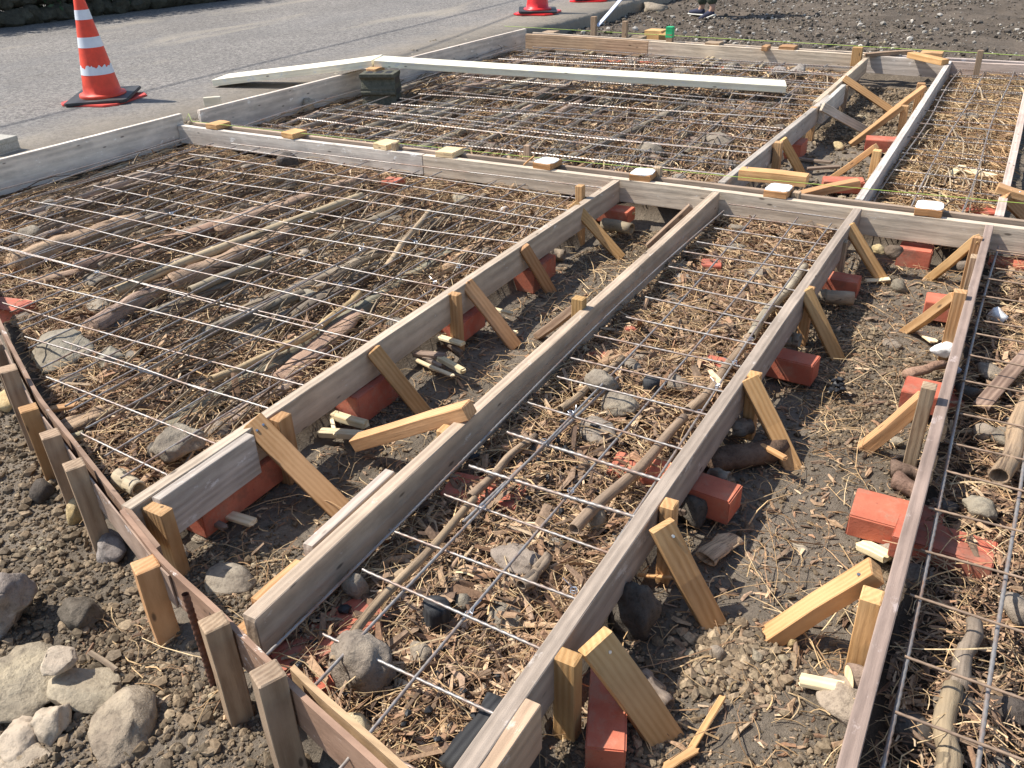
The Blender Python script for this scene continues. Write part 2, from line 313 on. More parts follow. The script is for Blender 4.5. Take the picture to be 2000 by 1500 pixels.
board((f0.x-.0,f0.y+.10),(f2.x,f2.y+.10),'second board close behind the far cross form, only its top edge showing','board',h=.13,z=.045,z2=.0,t=.028,col=(1.2,1.15,1.1))
board((f2.x+.01,f2.y+.09),(f4.x+.4,f4.y+.07),'second board close behind the right part of the far cross form','grey',h=.13,t=.028,col=(1.2,1.1,1.1))
board((-4.775,1.2),(-4.645,3.84),'tall bleached board beside the road at the left edge, nearest along the road','grey',h=.185,t=.03,z=.06,col=(1.75,1.72,1.66))
board((-4.61,3.955),(-4.385,7.93),'tall bleached board beside the road behind the white planks','grey',h=.185,t=.03,z=.06,col=(1.65,1.58,1.5))
timber('board_offcut',P(398,199,.03),P(432,197,.03),.03,.06,'white','short white offcut standing behind the left end of the tall far road board','offcut')
e0=P(1672,388,0);e1=P(1848,118,0)
bE=board((-.525,3.915),(-.545,e1.y-.02),'white splashed board along the right side of the far trench','grey',col=(1.35,1.33,1.34))
F0=P(1432,362);F1=P(1615,185);F2=P(1690,112)
board((-1.14,3.92),(F1.x+.02,F1.y),'near half of the grey board along the left side of the far trench','grey',col=(.95,.93,.9))
board((F1.x-.015,F1.y-.25),(F2.x+.01,F2.y-.03),'far half of the tan-topped board along the left side of the far trench','board',col=(1.15,1.1,1.0))
bl=timber('lap_board',(F1.x+.045,F1.y-.35,-.045),(F1.x+.045,F1.y+.30,-.045),.03,.12,'grey','short grey lap board joining the two halves of the far trench board','lap board')
bG=board((.02,3.92),(.012,6.6),'pink and white edged board at the right edge of the picture','grey',col=(1.3,1.15,1.1))
# lap pieces
def lapboard(A,B,label,mat='grey',t=.028,h=.12,z=-.005,col=None):
    return timber('lap_board',(A[0],A[1],z-h/2),(B[0],B[1],z-h/2),t,h,mat,label,'lap board','short lap boards screwed over the joints',col=col)
lapboard((-1.565,.985),(-1.570,1.30),'short grey lap board beside the near end of the left trench board, over a stake','grey',col=(1.12,1.08,1.05))
lapboard((-1.130,1.02),(-1.138,1.33),'short pale lap board on the left side of the second long board, leaning low','grey',z=.0,col=(1.2,1.12,1.05))
lapboard((-.507,.62),(-.503,.885),'brown lap board with two nails on the near end of the third long board','board',t=.03,h=.115,z=-.001,col=(1.05,.88,.74))
timber('wood_block',(-1.143,.87,-.075),(-1.143,1.01,-.075),.035,.07,'fresh','stepped orange wood block beside the near end of the second long board','wood block')
timber('wood_block',(-1.135,.80,-.10),(-1.135,.93,-.10),.035,.06,'fresh','lower orange wood block touching the plywood and the second long board','wood block')
# plywood strip: bent, two layers
def strip(name,x0,x1,off,t,zt,h,mat,label,parent=None,col=None):
    xx=np.linspace(x0,x1,40); yy=strip_y(xx); ks=np.array([.25,.5,.25]); yy[1:-1]=np.convolve(yy,ks,'valid'); V=[];Fs=[]
    for x,y in zip(xx,yy):
        for o_ in (off,off+t):
            for z in (zt,zt-h): V.append((x-x0,y-o_-0,z+.002*math.sin(x*9)))
    for i in range(len(xx)-1):
        a=i*4;b=a+4; Fs+=[(a,a+2,b+2,b),(a+1,b+1,b+3,a+3),(a,b,b+1,a+1),(a+2,a+3,b+3,b+2)]
    Fs+=[(0,1,3,2),(len(V)-4,len(V)-2,len(V)-1,len(V)-3)]
    me=bpy.data.meshes.new(name); me.from_pydata(V,[],Fs); bm=bmesh.new(); bm.from_mesh(me); bmesh.ops.recalc_face_normals(bm,faces=bm.faces); bm.to_mesh(me); bm.free()
    o=link(name,me,M[mat],parent,col); o.location=(x0,0,0); return tag(o,label,'plywood strip','bent plywood strips of the near edge')
strip('plywood_strip',-4.3,-1.42,.0,.012,-.004,.10,'ply','bent reddish plywood strip closing the left bay, behind the row of stakes',col=(1.,.95,.9))
strip('plywood_strip',-1.60,.5,.013,.012,.0,.098,'ply','bent pinkish plywood strip running to the bottom edge of the picture',col=(1.2,1.08,1.0))
strip('plywood_strip',-2.75,-1.33,.026,.004,-.01,.09,'ply','thin white-smeared outer ply layer near the four upright stakes',col=(1.25,1.3,1.35))
strip('plywood_strip',-.93,.45,-.013,.012,-.004,.08,'board','tan inner ply layer at the bottom edge of the picture',col=(1.05,.86,.62))
# ------------------------------------------------------------ stakes
def stake(px,py,zt,wx,wy,mat,label,zb=-.36,lean=(0,0),rot=0,sc=None,col=None,cat='stake'):
    p=P(px,py,zt)
    if rot==-.42: p.y=min(p.y,float(strip_y(p.x))-.050)
    up=Vector((math.cos(rot),math.sin(rot),0))
    A=Vector((p.x+lean[0],p.y+lean[1],zb)); o=timber('wooden_stake',A,p,wx,wy,mat,label,cat,'wooden stakes driven beside the boards',up=Vector((-math.sin(rot),math.cos(rot),0)),rough_end=.0008,col=col)
    return o
# timber(): local y = up x x ; for a vertical stake the section is wx across and wy along
S=[(887,573,.005,.04,.032,'fresh','orange stake on the left trench board, by the third brace from the near end'),
(1133,362,.055,.035,.035,'fresh','tall orange stake at the far end of the left trench, above the board'),
(548,812,.0,.035,.05,'fresh','orange stake half hidden behind the nearest big brace'),
(305,990,-.015,.075,.035,'fresh','wide orange stake at the corner inside the plywood'),
(1131,581,.035,.04,.035,'pale','short pale stake head on the far half of the second long board'),
(873,838,.0,.045,.04,'pale','pale stake head beside the loose brace lying on the second long board'),
(1108,1282,-.002,.045,.034,'pale','yellow stake with ringed end grain beside the nearest big brace of the wide trench'),
(1307,983,.002,.032,.04,'pale','yellow stake behind the second brace on the third long board'),
(1474,730,.0,.034,.04,'pale','yellow stake behind the third brace on the third long board'),
(1580,562,.0,.034,.04,'pale','yellow stake behind the fourth brace on the third long board'),
(1647,470,-.03,.034,.04,'brown','dark shaded stake under the far end of the third long board'),
(1704,1160,.0,.04,.045,'pale','pale stake nearest the camera on the right side of the wide trench'),
(1816,752,.045,.036,.04,'brown','tall grey-brown stake with a bolt through it in the wide trench'),
(1877,568,.025,.04,.036,'fresh','orange stake behind the split brace on the right side of the wide trench'),
(1910,462,.012,.035,.03,'fresh','small orange stake at the far right corner of the wide trench'),
(1905,500,-.01,.03,.045,'brown','dark stake under the far brace on the right side of the wide trench'),
]
SO=[stake(*s) for s in S]
screw(SO[12],SO[12].matrix_world@Vector((.36,0,.0205)),SO[12].matrix_world.to_3x3()@Vector((0,0,1)),.007) if False else None
# middle cross line stakes
for s in [(771,278,.045,.03,.03,'brown','little reddish stake beside the third spacer block on the middle boards'),
(1030,283,.075,.034,.03,'brown','tallest stake of the middle boards, with a wood splinter leaning on it'),
(1285,326,.045,.036,.034,'brown','grey stake beside the fifth spacer block on the middle boards'),
(1556,374,.02,.036,.034,'brown','grey-brown stake beside the sixth spacer block on the middle boards')]:
    stake(*s,rot=0)
for s in [(1160,32,.19,.05,.04,'brown','tall grey stake at the left of the far cross form'),
(1221,41,.17,.045,.04,'brown','second tall stake behind the far cross form, left of the yellow blocks'),
(1676,92,.07,.075,.05,'pale','wide pale stake head at the far left corner of the far trench'),
(1916,98,.11,.04,.04,'brown','leaning thin stake behind the far cross form at the right')]:
    stake(*s[:3],*s[3:],zb=-.3)
gs=stake(1309,66,.09,.055,.05,'brown','stake with a bright green plastic sleeve on the far cross form')
p=P(1309,60,.115); tag_=timber('sleeve',(p.x,p.y,.06),(p.x,p.y,.15),.062,.057,'brown',up=Vector((0,1,0))); tag_.data.materials.clear(); tag_.data.materials.append(M['greentape']); tag_.parent=gs; tag_.matrix_parent_inverse=gs.matrix_world.inverted()
# far trench stakes
for s in [(1590,209,.0,.04,.045,'fresh','orange stake on the left side of the far trench, beside the grey brace'),
(1521,277,.01,.04,.045,'fresh','orange stake at the near left of the far trench, beside the short painted brace'),
(1652,166,-.03,.04,.04,'brown','shaded stake below the farthest brace on the left of the far trench'),
(1768,206,.012,.04,.045,'fresh','orange stake where two braces meet on the right of the far trench'),
(1800,162,.02,.05,.045,'fresh','small orange stake head at the far right of the far trench'),
(1714,293,.012,.04,.045,'pale','pale stake at the near right of the far trench')]:
    stake(*s)
# outer stakes along the plywood
for s in [(22,716,.045,.05,.045,'brown','squared stake at the left edge, farthest full stake along the plywood'),
(2,665,.01,.04,.04,'brown','stake cut by the left edge of the picture'),
(78,784,.012,.045,.045,'fresh','yellow-topped stake, second of the four upright stakes at the left'),
(122,833,.03,.045,.045,'brown','stake with a white smear, third of the four upright stakes at the left'),
(166,893,.035,.045,.045,'brown','rough-sawn topped stake, nearest of the four upright stakes at the left'),
(289,1097,-.005,.05,.05,'fresh','short orange stake outside the plywood by the rusty bar'),
(445,1190,.03,.045,.048,'brown','dark brown tall stake with a white dab on its left edge'),
(546,1291,.04,.048,.05,'brown','nearest grey stake with white paint on it at the bottom of the picture')]:
    stake(*s,rot=-.42,lean=(.0,.0),zb=-.40)
# ------------------------------------------------------------ braces
def brace(a,za,b,zb,w,t,mat,label,up=None,col=None,scr=None):
    A=P(*a,za) if len(a)==2 else Vector(a); B=P(*b,zb) if len(b)==2 else Vector(b); d=(B-A).normalized(); B=B+d*.04
    if up is None and b[0]>a[0] and b[1]-a[1]>35:
        up=(Vector((0,0,CAMZ))-A).normalized()+Vector((.25,0,.15))
    o=timber('brace',A,B,w,t,mat,label,'brace','timber braces propping the boards',up=up or Vector((0,0,1)),rough_end=.001,col=col)
    if scr:
        for (sx,sy) in scr: screw(o,o.matrix_world@Vector((sx,sy,t/2+.001)),o.matrix_world.to_3x3()@Vector((0,0,1)))
    return o
BR=[((492,822),.004,(655,985),-.20,.062,.028,'fresh','largest orange brace, near end of the left trench, two nail holes on top'),
((728,683),-.005,(818,795),-.20,.05,.026,'pale','tan brace on the left trench board, second from the near end'),
((910,552),.0,(995,662),-.20,.05,.026,'fresh','orange brace with a knot on the left trench board, third from the near end'),
((1022,482),.0,(1072,565),-.20,.045,.026,'fresh','slim orange brace on the left trench board, fourth from the near end'),
((1118,398),.0,(1202,492),-.20,.045,.028,'pale','farthest tan brace on the left trench board, under the tall orange stake'),
((1350,402),-.005,(1278,470),-.17,.035,.025,'brown','brown brace at the far end of the second long board'),
((1122,603),-.02,(1058,652),-.20,.028,.028,'brown','thin grey brace half hidden behind the second long board'),
((1160,1250),-.004,(1285,1425),-.20,.068,.034,'pale','big yellow brace nearest the camera in the wide trench, with a screw near its top'),
((1292,1025),.0,(1382,1198),-.20,.056,.030,'fresh','brace with white peeling marks, second from the near end on the third long board'),
((1462,738),.0,(1540,898),-.20,.050,.028,'pale','plain yellow brace, third from the near end on the third long board'),
((1572,566),.0,(1628,685),-.20,.046,.028,'pale','orange-edged yellow brace, fourth from the near end on the third long board'),
((1657,440),.0,(1722,545),-.20,.045,.028,'pale','farthest yellow brace on the third long board, its foot on a small chip of wood'),
((1712,1112),.0,(1525,1232),-.20,.052,.036,'pale','yellow brace at the lower right with pale sawn end against the purplish board'),
((1806,778),-.015,(1692,872),-.20,.046,.036,'fresh','orange brace against the bolted stake on the right of the wide trench'),
((1868,578),.0,(1775,645),-.20,.040,.030,'fresh','split cracked brace on the right of the wide trench'),
((1912,465),.005,(1822,540),-.20,.042,.032,'pale','farthest brace on the right of the wide trench, with dark nail marks'),
((1648,153),.01,(1738,214),-.17,.045,.028,'fresh','farthest brown brace crossing the far trench from its left side'),
((1606,208),.005,(1697,258),-.17,.05,.028,'board','wide grey brace crossing the middle of the far trench'),
((1528,272),.01,(1566,342),-.19,.045,.028,'pale','short brace with white paint on its edge at the near left of the far trench'),
((1806,170),.01,(1722,236),-.17,.04,.030,'fresh','farther of two crossing braces on the right of the far trench'),
((1762,208),.01,(1672,275),-.19,.045,.032,'fresh','nearer of two crossing braces on the right of the far trench'),
((1712,286),.01,(1625,348),-.19,.045,.030,'pale','bright yellow brace at the near right of the far trench'),
((1678,356),-.01,(1580,378),-.06,.05,.035,'fresh','darker orange brace lying low at the near end of the far trench'),
((2003,385),.0,(1966,372),.02,.06,.03,'fresh','brace end nailed at the top of the pink-edged board at the right edge'),
((1962,380),.01,(2020,440),-.16,.06,.03,'fresh','orange brace on the pink-edged board, cut by the right edge'),
((1690,107),.01,(1772,101),.02,.05,.025,'brown','dark-ended stick tying the far left corner of the far trench'),
((1778,107),.03,(1838,120),.02,.075,.04,'pale','thick pale stick lying across the far right corner of the far trench'),
((1445,338),.03,(1560,350),.03,.065,.05,'pale','bright yellow timber lying across the near end of the far trench'),
((918,800),.035,(715,858),-.14,.05,.040,'fresh','loose orange timber with a reddish sawn end resting on the second long board')]
for b in BR:
    sc_=[(.03,.008)] if b[4]>.05 and b[5]<.07 else None
    if 'two nail' in b[7]: sc_=[(.03,.012),(.03,-.01)]
    brace(*b,scr=sc_)
# ------------------------------------------------------------ spacer blocks
def spacer(px,py,zc,sx,sy,sz,mat,label,rot=0,col=None):
    p=P(px,py,zc+sz/2); p.y=3.840 if p.y<4.2 else p.y+.03; d=Vector((math.cos(rot),math.sin(rot),0))*sx/2; c=Vector((p.x,p.y,zc))
    o=timber('spacer_block',c-d,c+d,sy,sz,('fresh' if px>900 else 'cut') if mat=='white' else mat,label,'wood block','wood blocks bridging the double boards',ch=.002,rough_end=.0015,col=(1,.92,.85) if mat=='white' else col)
    if mat=='white' and px>900:
        V,Fc=ICO[3]; v=np.sign(V)*np.abs(V)**.45*np.array([sx*.5,sy*.49,.0045]); v*=(1+.03*np.sin(V[:,:1]*9+V[:,1:2]*7)); q=link('plaster_cap',npmesh('plaster_cap',v,Fc,3),M['plaster'],o); q.location=(sx/2,0,sz/2+.0005)
    return o
bt='first second third fourth fifth sixth seventh'.split()
ds=['left end of the middle boards','left part of the middle boards','left of the little reddish stake','right of the joint in the middle board','under the tallest middle stake','left of a grey stake','with thick white plaster on top, near the far trench','with bright white plaster on top, at the right']
for i,(px,py,s) in enumerate([(415,242,.10),(563,260,.10),(745,281,.10),(868,296,.11),(1060,319,.105),(1252,339,.105),(1520,369,.105),(1816,402,.105)]):
    spacer(px,py,.016,s,.116,.030,'white' if i>1 else 'pale','spacer block '+ds[i],rot=random.uniform(-.11,.11),col=(1.1,1.1,1.1) if i>1 else None)
for px,py,sx,mt,lb in [(1073,62,.13,'brown','brown block on the far cross form, nearest the road'),(1243,72,.13,'brown','flat brown block on the far cross form, between the two tall stakes'),(1393,83,.13,'brown','brown block on the far cross form, right of the green sleeve'),(1538,90,.13,'fresh','orange block on the far cross form, left of the far trench'),(1495,90,.05,'fresh','thin orange chip of wood on the far cross form'),(1820,102,.16,'fresh','orange block behind the thick pale stick at the far trench corner')]:
    spacer(px,py,.018,sx,.13,.035,mt,lb)
timber('wood_block',P(1265,68,.02),P(1298,70,.02),.14,.10,'pale','bright yellow thick wood block behind the far cross form','wood block')
timber('wood_block',P(1296,78,.0),P(1306,68,.02),.10,.09,'pale','tilted yellow offcut leaning between the yellow block and the green sleeve','wood block')
timber('wood_splinter',P(1022,322,.005),P(1043,305,.045),.012,.006,'fresh','thin orange splinter leaning on the tallest middle stake','splinter')
# ------------------------------------------------------------ white planks, block under them
w1=timber('scaffold_plank',(-5.60,5.09,-.010),(-4.325,5.50,.138),.265,.050,'white','white plank sloping from the corner block down to the road','plank','white planks meeting on the dark block')
w2=timber('scaffold_plank',(-4.30,5.475,.140),(-1.455,6.35,-.022),.215,.046,'white','long white plank lying from the dark block across the far bay','plank','white planks meeting on the dark block')
def groovedblock():
    # profile in y-z repeated ridges, solid body; the cores' shade is painted on as black slabs
    c=P(733,213,-.155); w,d,h=.26,.17,.155
    prof=[(0,0),(.012,0),(.012,.012),(0,.018),(-.022,.05),(-.022,.058),(0,.068),(.008,.068),(.008,.078),(0,.082),(0,.092),(-.022,.122),(-.022,.128),(0,.14),(.008,.142),(.008,.155)]
    V=[];Fs=[]
    n=len(prof)
    for i,x in enumerate((-w/2,w/2)):
        for (o_,z) in prof: V.append((x,-d/2-o_,z*1.63))
        for (o_,z) in prof: V.append((x,d/2+o_,z*1.63))
    for k in range(n-1):
        Fs.append((k,k+1,2*n+k+1,2*n+k)); Fs.append((n+k,3*n+k,3*n+k+1,n+k+1))
    for s in (0,2*n):
        for k in range(n-1): Fs.append((s+k,s+n+k,s+n+k+1,s+k+1))
    Fs.append((n-1,2*n-1,4*n-1,3*n-1)); Fs.append((0,2*n,3*n,n))
    me=bpy.data.meshes.new('concrete_block'); me.from_pydata(V,[],Fs); bm=bmesh.new(); bm.from_mesh(me); bmesh.ops.recalc_face_normals(bm,faces=bm.faces); bm.to_mesh(me); bm.free()
    o=link('concrete_block',me,M['blockmat']); o.location=c+Vector((.02,.07,0)); o.rotation_euler=(0,0,math.radians(20)); return o
gb=tag(groovedblock(),'dark mossy grooved concrete block carrying the joint of the white planks','concrete block')
def boxmesh(name,x,y,z,ch=.004):
    bm=bmesh.new(); bmesh.ops.create_cube(bm,size=1); bmesh.ops.scale(bm,vec=(x,y,z),verts=bm.verts)
    bmesh.ops.bevel(bm,geom=bm.edges[:],offset=ch,segments=2,affect='EDGES')
    me=bpy.data.meshes.new(name); bm.to_mesh(me); bm.free(); return me
for k,(sx) in enumerate((-.085,0,.085)):
    o=link('core_shade',boxmesh('core_shade',.055,.10,.012),M['char_and_shade'],gb); o.location=(sx*.85,0,.248)  # black slabs on the solid top, painted shade in place of open cores
for k in range(3):
    o=link('side_core_shade',boxmesh('side_core_shade',.012,.10,.052),M['char_and_shade'],gb); o.location=(.126,0,.045+k*.078)  # same painted shade for the openings in the block's end face
timber('wood_block',P(724,138,.102),P(742,133,.102),.09,.028,'fresh','small orange wood chock on top of the dark grooved block','wood block',rough_end=.001)
# pale hollow block by the road
def hollow(px,py,label):
    c=P(px,py,-.06); o=bpy.data.objects.new('hollow_block',None); COL.objects.link(o); o.location=c; o.rotation_euler=(0,0,.12); tag(o,label,'concrete block')
    for nm,(x,y,z,lx,ly,lz) in {'top_shell':(0,0,.085,.36,.18,.028),'base_shell':(0,0,.014,.36,.18,.028),'web':(.165,0,.05,.028,.175,.045)}.items():
        q=link(nm,boxmesh(nm,lx,ly,lz),M['concrete'],o); q.location=(x,y,z)
    q=link('web',boxmesh('web',.028,.175,.045),M['concrete'],o); q.location=(0,0,.05)
    return o
hollow(-22,300,'pale hollow concrete block on the road side at the left edge')
# ------------------------------------------------------------ bricks
def brick(px,py,zt,rot,label,l=.21,w=.10,h=.06,col=None,tilt=(0,0)):
    p=P(px,py,zt)
    if zt==-.113: p.x=-1.606
    o=link('brick',boxmesh('brick',l,w,h,.003),M['brick'],None,col or rcol(.1,.04)); o.location=(p.x,p.y,zt-h/2); o.rotation_euler=(tilt[0],tilt[1],rot)
    bm=bmesh.new(); bm.from_mesh(o.data)
    for v in bm.verts: v.co+=Vector((random.uniform(-1,1),random.uniform(-1,1),random.uniform(-1,1)))*.0012
    bm.to_mesh(o.data); bm.free()
    return tag(o,label,'brick','red bricks set under and beside the boards')
for b in [(1752,1000,-.12,.02,'large bright red brick in front of the purplish board, nearest the camera',.20,.125,.06),
(1845,1052,-.112,-.05,'red brick behind the purplish board, half in its shadow'),
(1826,760,-.125,.0,'red brick under a twig behind the tall bolted stake',.17,.11,.06),
(1850,585,-.13,.05,'red brick seen behind the split brace on the right of the wide trench',.14,.1,.07),
(1790,482,-.135,.0,'red brick under the middle board between the two far braces of the wide trench',.13,.1,.08),
(1990,513,-.13,.0,'red brick at the right edge below the middle board'),
(1628,538,-.14,.0,'red brick with straw on it below the third long board, beyond the bamboo tube',.20,.09,.08),
(1530,690,-.135,-.06,'long red brick below the third long board, middle of the wide trench',.22,.085,.075),
(1380,945,-.125,-.08,'red brick in half shade beyond the second brace of the third long board',.16,.09,.07),
(1186,1372,-.15,math.radians(112),'dark red brick under the nearest big yellow brace',.21,.075,.06),
(945,955,-.105,.15,'scorched red brick beside the second long board in the middle bay',.2,.1,.06),
(640,1235,-.11,1.2,'scorched red brick covered in charcoal at the near end of the middle bay',.24,.11,.06),
(605,1312,-.12,.9,'red brick next to the plywood with black crumbs on top',.16,.11,.06),
(1268,915,-.105,.1,'scorched red brick against the third long board in the middle bay',.2,.1,.06),
(1405,708,-.105,.0,'small red brick corner beside the third long board, middle bay',.1,.08,.06),
(1167,690,-.105,.0,'bit of red brick at the foot of the second long board',.07,.05,.05),
(1390,512,-.115,.3,'half buried red brick among stones in the far half of the middle bay',.08,.08,.05),
(500,945,-.113,math.pi/2,'long dark red brick row under the near end of the left trench board',.30,.08,.09),
(748,750,-.113,math.pi/2,'dark red brick under the left trench board by its second brace',.22,.10,.10),
(1058,512,-.113,math.pi/2,'dark red brick under the left trench board by its slim fourth brace',.2,.10,.10),
(1195,405,-.11,.0,'reddish brick under planks at the far end of the left trench',.2,.1,.06),
(880,605,-.113,math.pi/2,'red brick in shade beside the orange stake of the left trench',.16,.10,.08),
(768,350,-.10,.1,'upright red brick at the foot of the middle board in the left bay',.1,.09,.08),
(8,592,-.10,.2,'dark red brick at the left edge of the left bay'),
(1190,117,-.115,.0,'red brick below the left part of the far cross form',.24,.12,.08),
(1262,121,-.115,.0,'second red brick below the far cross form, right of the first',.22,.12,.07),
(1403,131,-.115,.0,'third red brick below the far cross form, left of the white plank end',.22,.12,.08),
(1509,135,-.115,.0,'fourth red brick below the far cross form, beyond the white plank end',.22,.12,.07),
(1555,275,-.12,math.pi/2,'red brick in shade on the left side of the far trench',.18,.1,.09),
(1727,270,-.12,.15,'bright red brick on the right side of the far trench',.2,.12,.07),
(1648,350,-.13,.3,'dusty red brick at the near end of the far trench',.2,.1,.06),
(1918,408,-.11,.2,'half buried red brick near the middle board at the right',.16,.1,.06),
(1230,640,-.10,.8,'chip of red brick by the second long board',.04,.03,.03),
(1415,50,-.17,.2,'distant red block on the soil behind the road edge',.14,.1,.08) if False else (1146,38,-.14,.4,'small red brick piece on the soil below the far cones',.12,.1,.08)]:
    brick(*b[:5],*(b[5:]))
# ------------------------------------------------------------ rebar mats
def barmesh(L,r=.0042,step=.0068,pitch=.044,sag=.011,ph=0):
    r=r*.88
    n=max(2,int(L/step)); x=np.linspace(0,L,n+1); a=2*np.pi*x/pitch+ph; far=step>.01; k=4 if far else 8; pitch=pitch*(1.5 if far else 1.0)
    ang=a[:,None]+np.arange(k)*2*np.pi/k; rr=np.where(np.arange(k)%2==0,r*1.18,r*.82) if far else r*(1+.10*np.cos(2*np.arange(k)*2*np.pi/k))
    s=sag*np.sin(x*random.uniform(1.2,2.5)+random.random()*6); s2=sag*np.sin(x*random.uniform(1,2)+random.random()*6)
    V=np.stack([np.repeat(x[:,None],k,1),rr*np.cos(ang)+s[:,None],rr*np.sin(ang)+s2[:,None]],-1).reshape(-1,3)
    i=np.arange(n)[:,None]*k; j=np.arange(k); j2=(j+1)%k
    Fc=np.stack([i+j,i+j2,i+k+j2,i+k+j],-1).reshape(-1,4); me=npmesh('bar',V,Fc[:,::-1],4); me.polygons.foreach_set('use_smooth',np.full(len(me.polygons),not far)); return me
def bar(A,B,parent,r=.0042,name='bar',mat='bar'):
    A=Vector(A);B=Vector(B); o=link(name,barmesh((B-A).length,r,step=.0068 if (A.y+B.y)/2<4 else .011,ph=random.random()*3),M[mat]); R=frame(A,B); R.translation=A; o.matrix_world=R
    o.parent=parent; o.matrix_parent_inverse=parent.matrix_world.inverted(); return o
def tube(name,pts,r,mat,parent=None,k=5):
    V=[];n=len(pts); pts=[Vector(p) for p in pts]
    for i,p in enumerate(pts):
        t=(pts[min(i+1,n-1)]-pts[max(i-1,0)]).normalized(); a=t.cross(Vector((.3,.2,1))).normalized(); b=t.cross(a)
        for j in range(k): V.append(p+a*(r*math.cos(2*math.pi*j/k))+b*(r*math.sin(2*math.pi*j/k)))
    Fs=[(i*k+j,i*k+(j+1)%k,(i+1)*k+(j+1)%k,(i+1)*k+j) for i in range(n-1) for j in range(k)]+[tuple(range(k)),tuple((n-1)*k+j for j in range(k))[::-1]]
    me=bpy.data.meshes.new(name); me.from_pydata([v[:] for v in V],[],Fs); return link(name,me,M[mat],parent)
def tie(x,y,z,parent):
    "twisted tie-wire knot with two loose ends"
    pts=[]; 
    for k in range(13):
        a=k/12*4*math.pi; pts.append((.008*math.cos(a),.008*math.sin(a),.004*math.sin(a*.5)+.002))
    pts+=[(.014,.010,.010),(.024+random.uniform(-.01,.01),.018,.016)]; 
    o=tube('tie_wire',pts,.0009,'screw',parent,4); o.location=Vector((x,y,z))-parent.location; o.rotation_euler=(0,0,random.random()*6); return o
def mat_thing(loc,label):
    o=bpy.data.objects.new('rebar_mat',None); COL.objects.link(o); o.location=loc; bpy.context.view_layer.update(); return tag(o,label,'rebar mat','steel bar grids laid over the fill')
ZR=-.045
rm=mat_thing((-3.2,2.4,ZR),'large grid of twisted steel bars over the left near bay'); bpy.context.view_layer.update()
yy=[1.117,1.275,1.457,1.614,1.776,1.943,2.099,2.267]+[2.267+.163*k for k in range(1,10)]
def xleft(y): return float(np.interp(-y,[-2.05,-1.506,-1.07,-.9],[-4.2,-2.965,-2.0,-1.6]))
for i,y in enumerate(yy):
    x0=max(-4.58,xleft(y)+.06)+random.uniform(-.03,.05); d=random.uniform(-.012,.012)
    bar((x0,y+d,ZR+random.uniform(-.004,.004)),(-1.66+random.uniform(-.02,.02),y-d,ZR),rm,.0035)
    if i in (2,5): bar((x0+.2,y+d+.012,ZR+.001),(-1.9,y-d+.010,ZR+.001),rm,.0035)
xx=[-4.55,-4.40,-4.239,-4.041,-3.854,-3.676,-3.514,-3.345,-3.19,-3.032,-2.868,-2.7]+[-2.7+.158*k for k in range(1,7)]
for i,x in enumerate(xx):
    y0=float(strip_y(x))+.05; bar((x+random.uniform(-.01,.01),y0,ZR-.0095),(x+random.uniform(-.01,.01),3.66+random.uniform(-.03,.06),ZR-.0095+random.uniform(0,.01)),rm,.0034)
    if i%4==2: bar((x+.013,y0+.0,ZR-.009),(x+.010,y0+1.4,ZR-.009),rm,.0034)
for _ in range(14): tie(random.choice(xx[5:]),random.choice(yy[2:12]),ZR+.002,rm)
rm=mat_thing((-.8,2.2,ZR),'narrow steel bar grid over the middle bay between the two open trenches'); bpy.context.view_layer.update()
yb=[.55,.72,.88,1.04,1.2,1.35,1.5,1.66,1.82,1.98,2.14,2.3,2.47,2.63,2.79,2.95,3.11,3.27,3.43,3.59,3.72]
for i,y in enumerate(yb):
    x0=-.89 if y<.8 else (-.97 if y<.9 else -1.03+random.uniform(-.02,.03))
    if y<.6: x0=-.80
    bar((x0,y+.004,ZR),(-.56+(.02 if y>.9 else 0),y-.008,ZR),rm,.0052 if y in (1.5,1.66) else .0037)
for x in (-1.045,-.892,-.735,-.581): bar((x,.64 if x>-.8 else .75,ZR-.010),(x-.012 if x<-.8 else x,3.70,ZR-.010),rm,.0040)
bar((-.905,1.3,ZR-.009),(-.88,2.1,ZR-.010),rm,.005)
for y in yb[3:13]:
    tie(random.choice((-.892,-.735,-.581)),y,ZR+.002,rm)
rm=mat_thing((.3,2.,ZR),'steel bar grid in the bay at the right edge, some bars rusty'); bpy.context.view_layer.update()
for y in [1.02,1.17,1.32,1.48,1.64,1.81,1.97,2.13,2.3,2.46,2.63,2.8,2.96,3.12,3.28,3.44,3.6]: bar((.025+random.uniform(-.01,.02),y,ZR),(1.2,y-.02,ZR),rm,.0033,mat='bar_rusty')
for x in (.035,.19,.35,.5): bar((x-.01,.6,ZR-.010),(x+.01,3.7,ZR-.010),rm,.005)
rm=mat_thing((-2.9,5.8,ZR),'wide steel bar grid over the far bay under the long white plank'); bpy.context.view_layer.update()
y=4.05; k=0
while y<7.6:
    x0=float(np.interp(y,[4.,5.,7.9],[-4.35,-3.95,-4.15]))+random.uniform(-.12,.12); bar((x0,y,ZR+random.uniform(-.004,.004)),(-1.2,y-.05+random.uniform(-.02,.02),ZR),rm,.0047); y+=.163; k+=1
    if k in (5,11): bar((x0+.3,y-.14,ZR+.003),(-1.6,y-.19,ZR+.003),rm,.0047)
for x in np.arange(-4.38,-1.25,.165): bar((x+random.uniform(-.02,.02),4.0,ZR-.012),(x+random.uniform(-.03,.03),7.62-.05*(x+4.5),ZR-.012),rm,.0043)
rm=mat_thing((-.25,5.5,ZR),'narrow dark steel bar grid over the far right bay'); bpy.context.view_layer.update()
for y in np.arange(4.05,7.6,.175): bar((-.49+random.uniform(-.02,.02),y,ZR),(.0,y-.02,ZR),rm,.0044)
for x in (-.47,-.31,-.12): bar((x-.01,4.,ZR-.011),(x+.01,7.6,ZR-.011),rm,.0044)
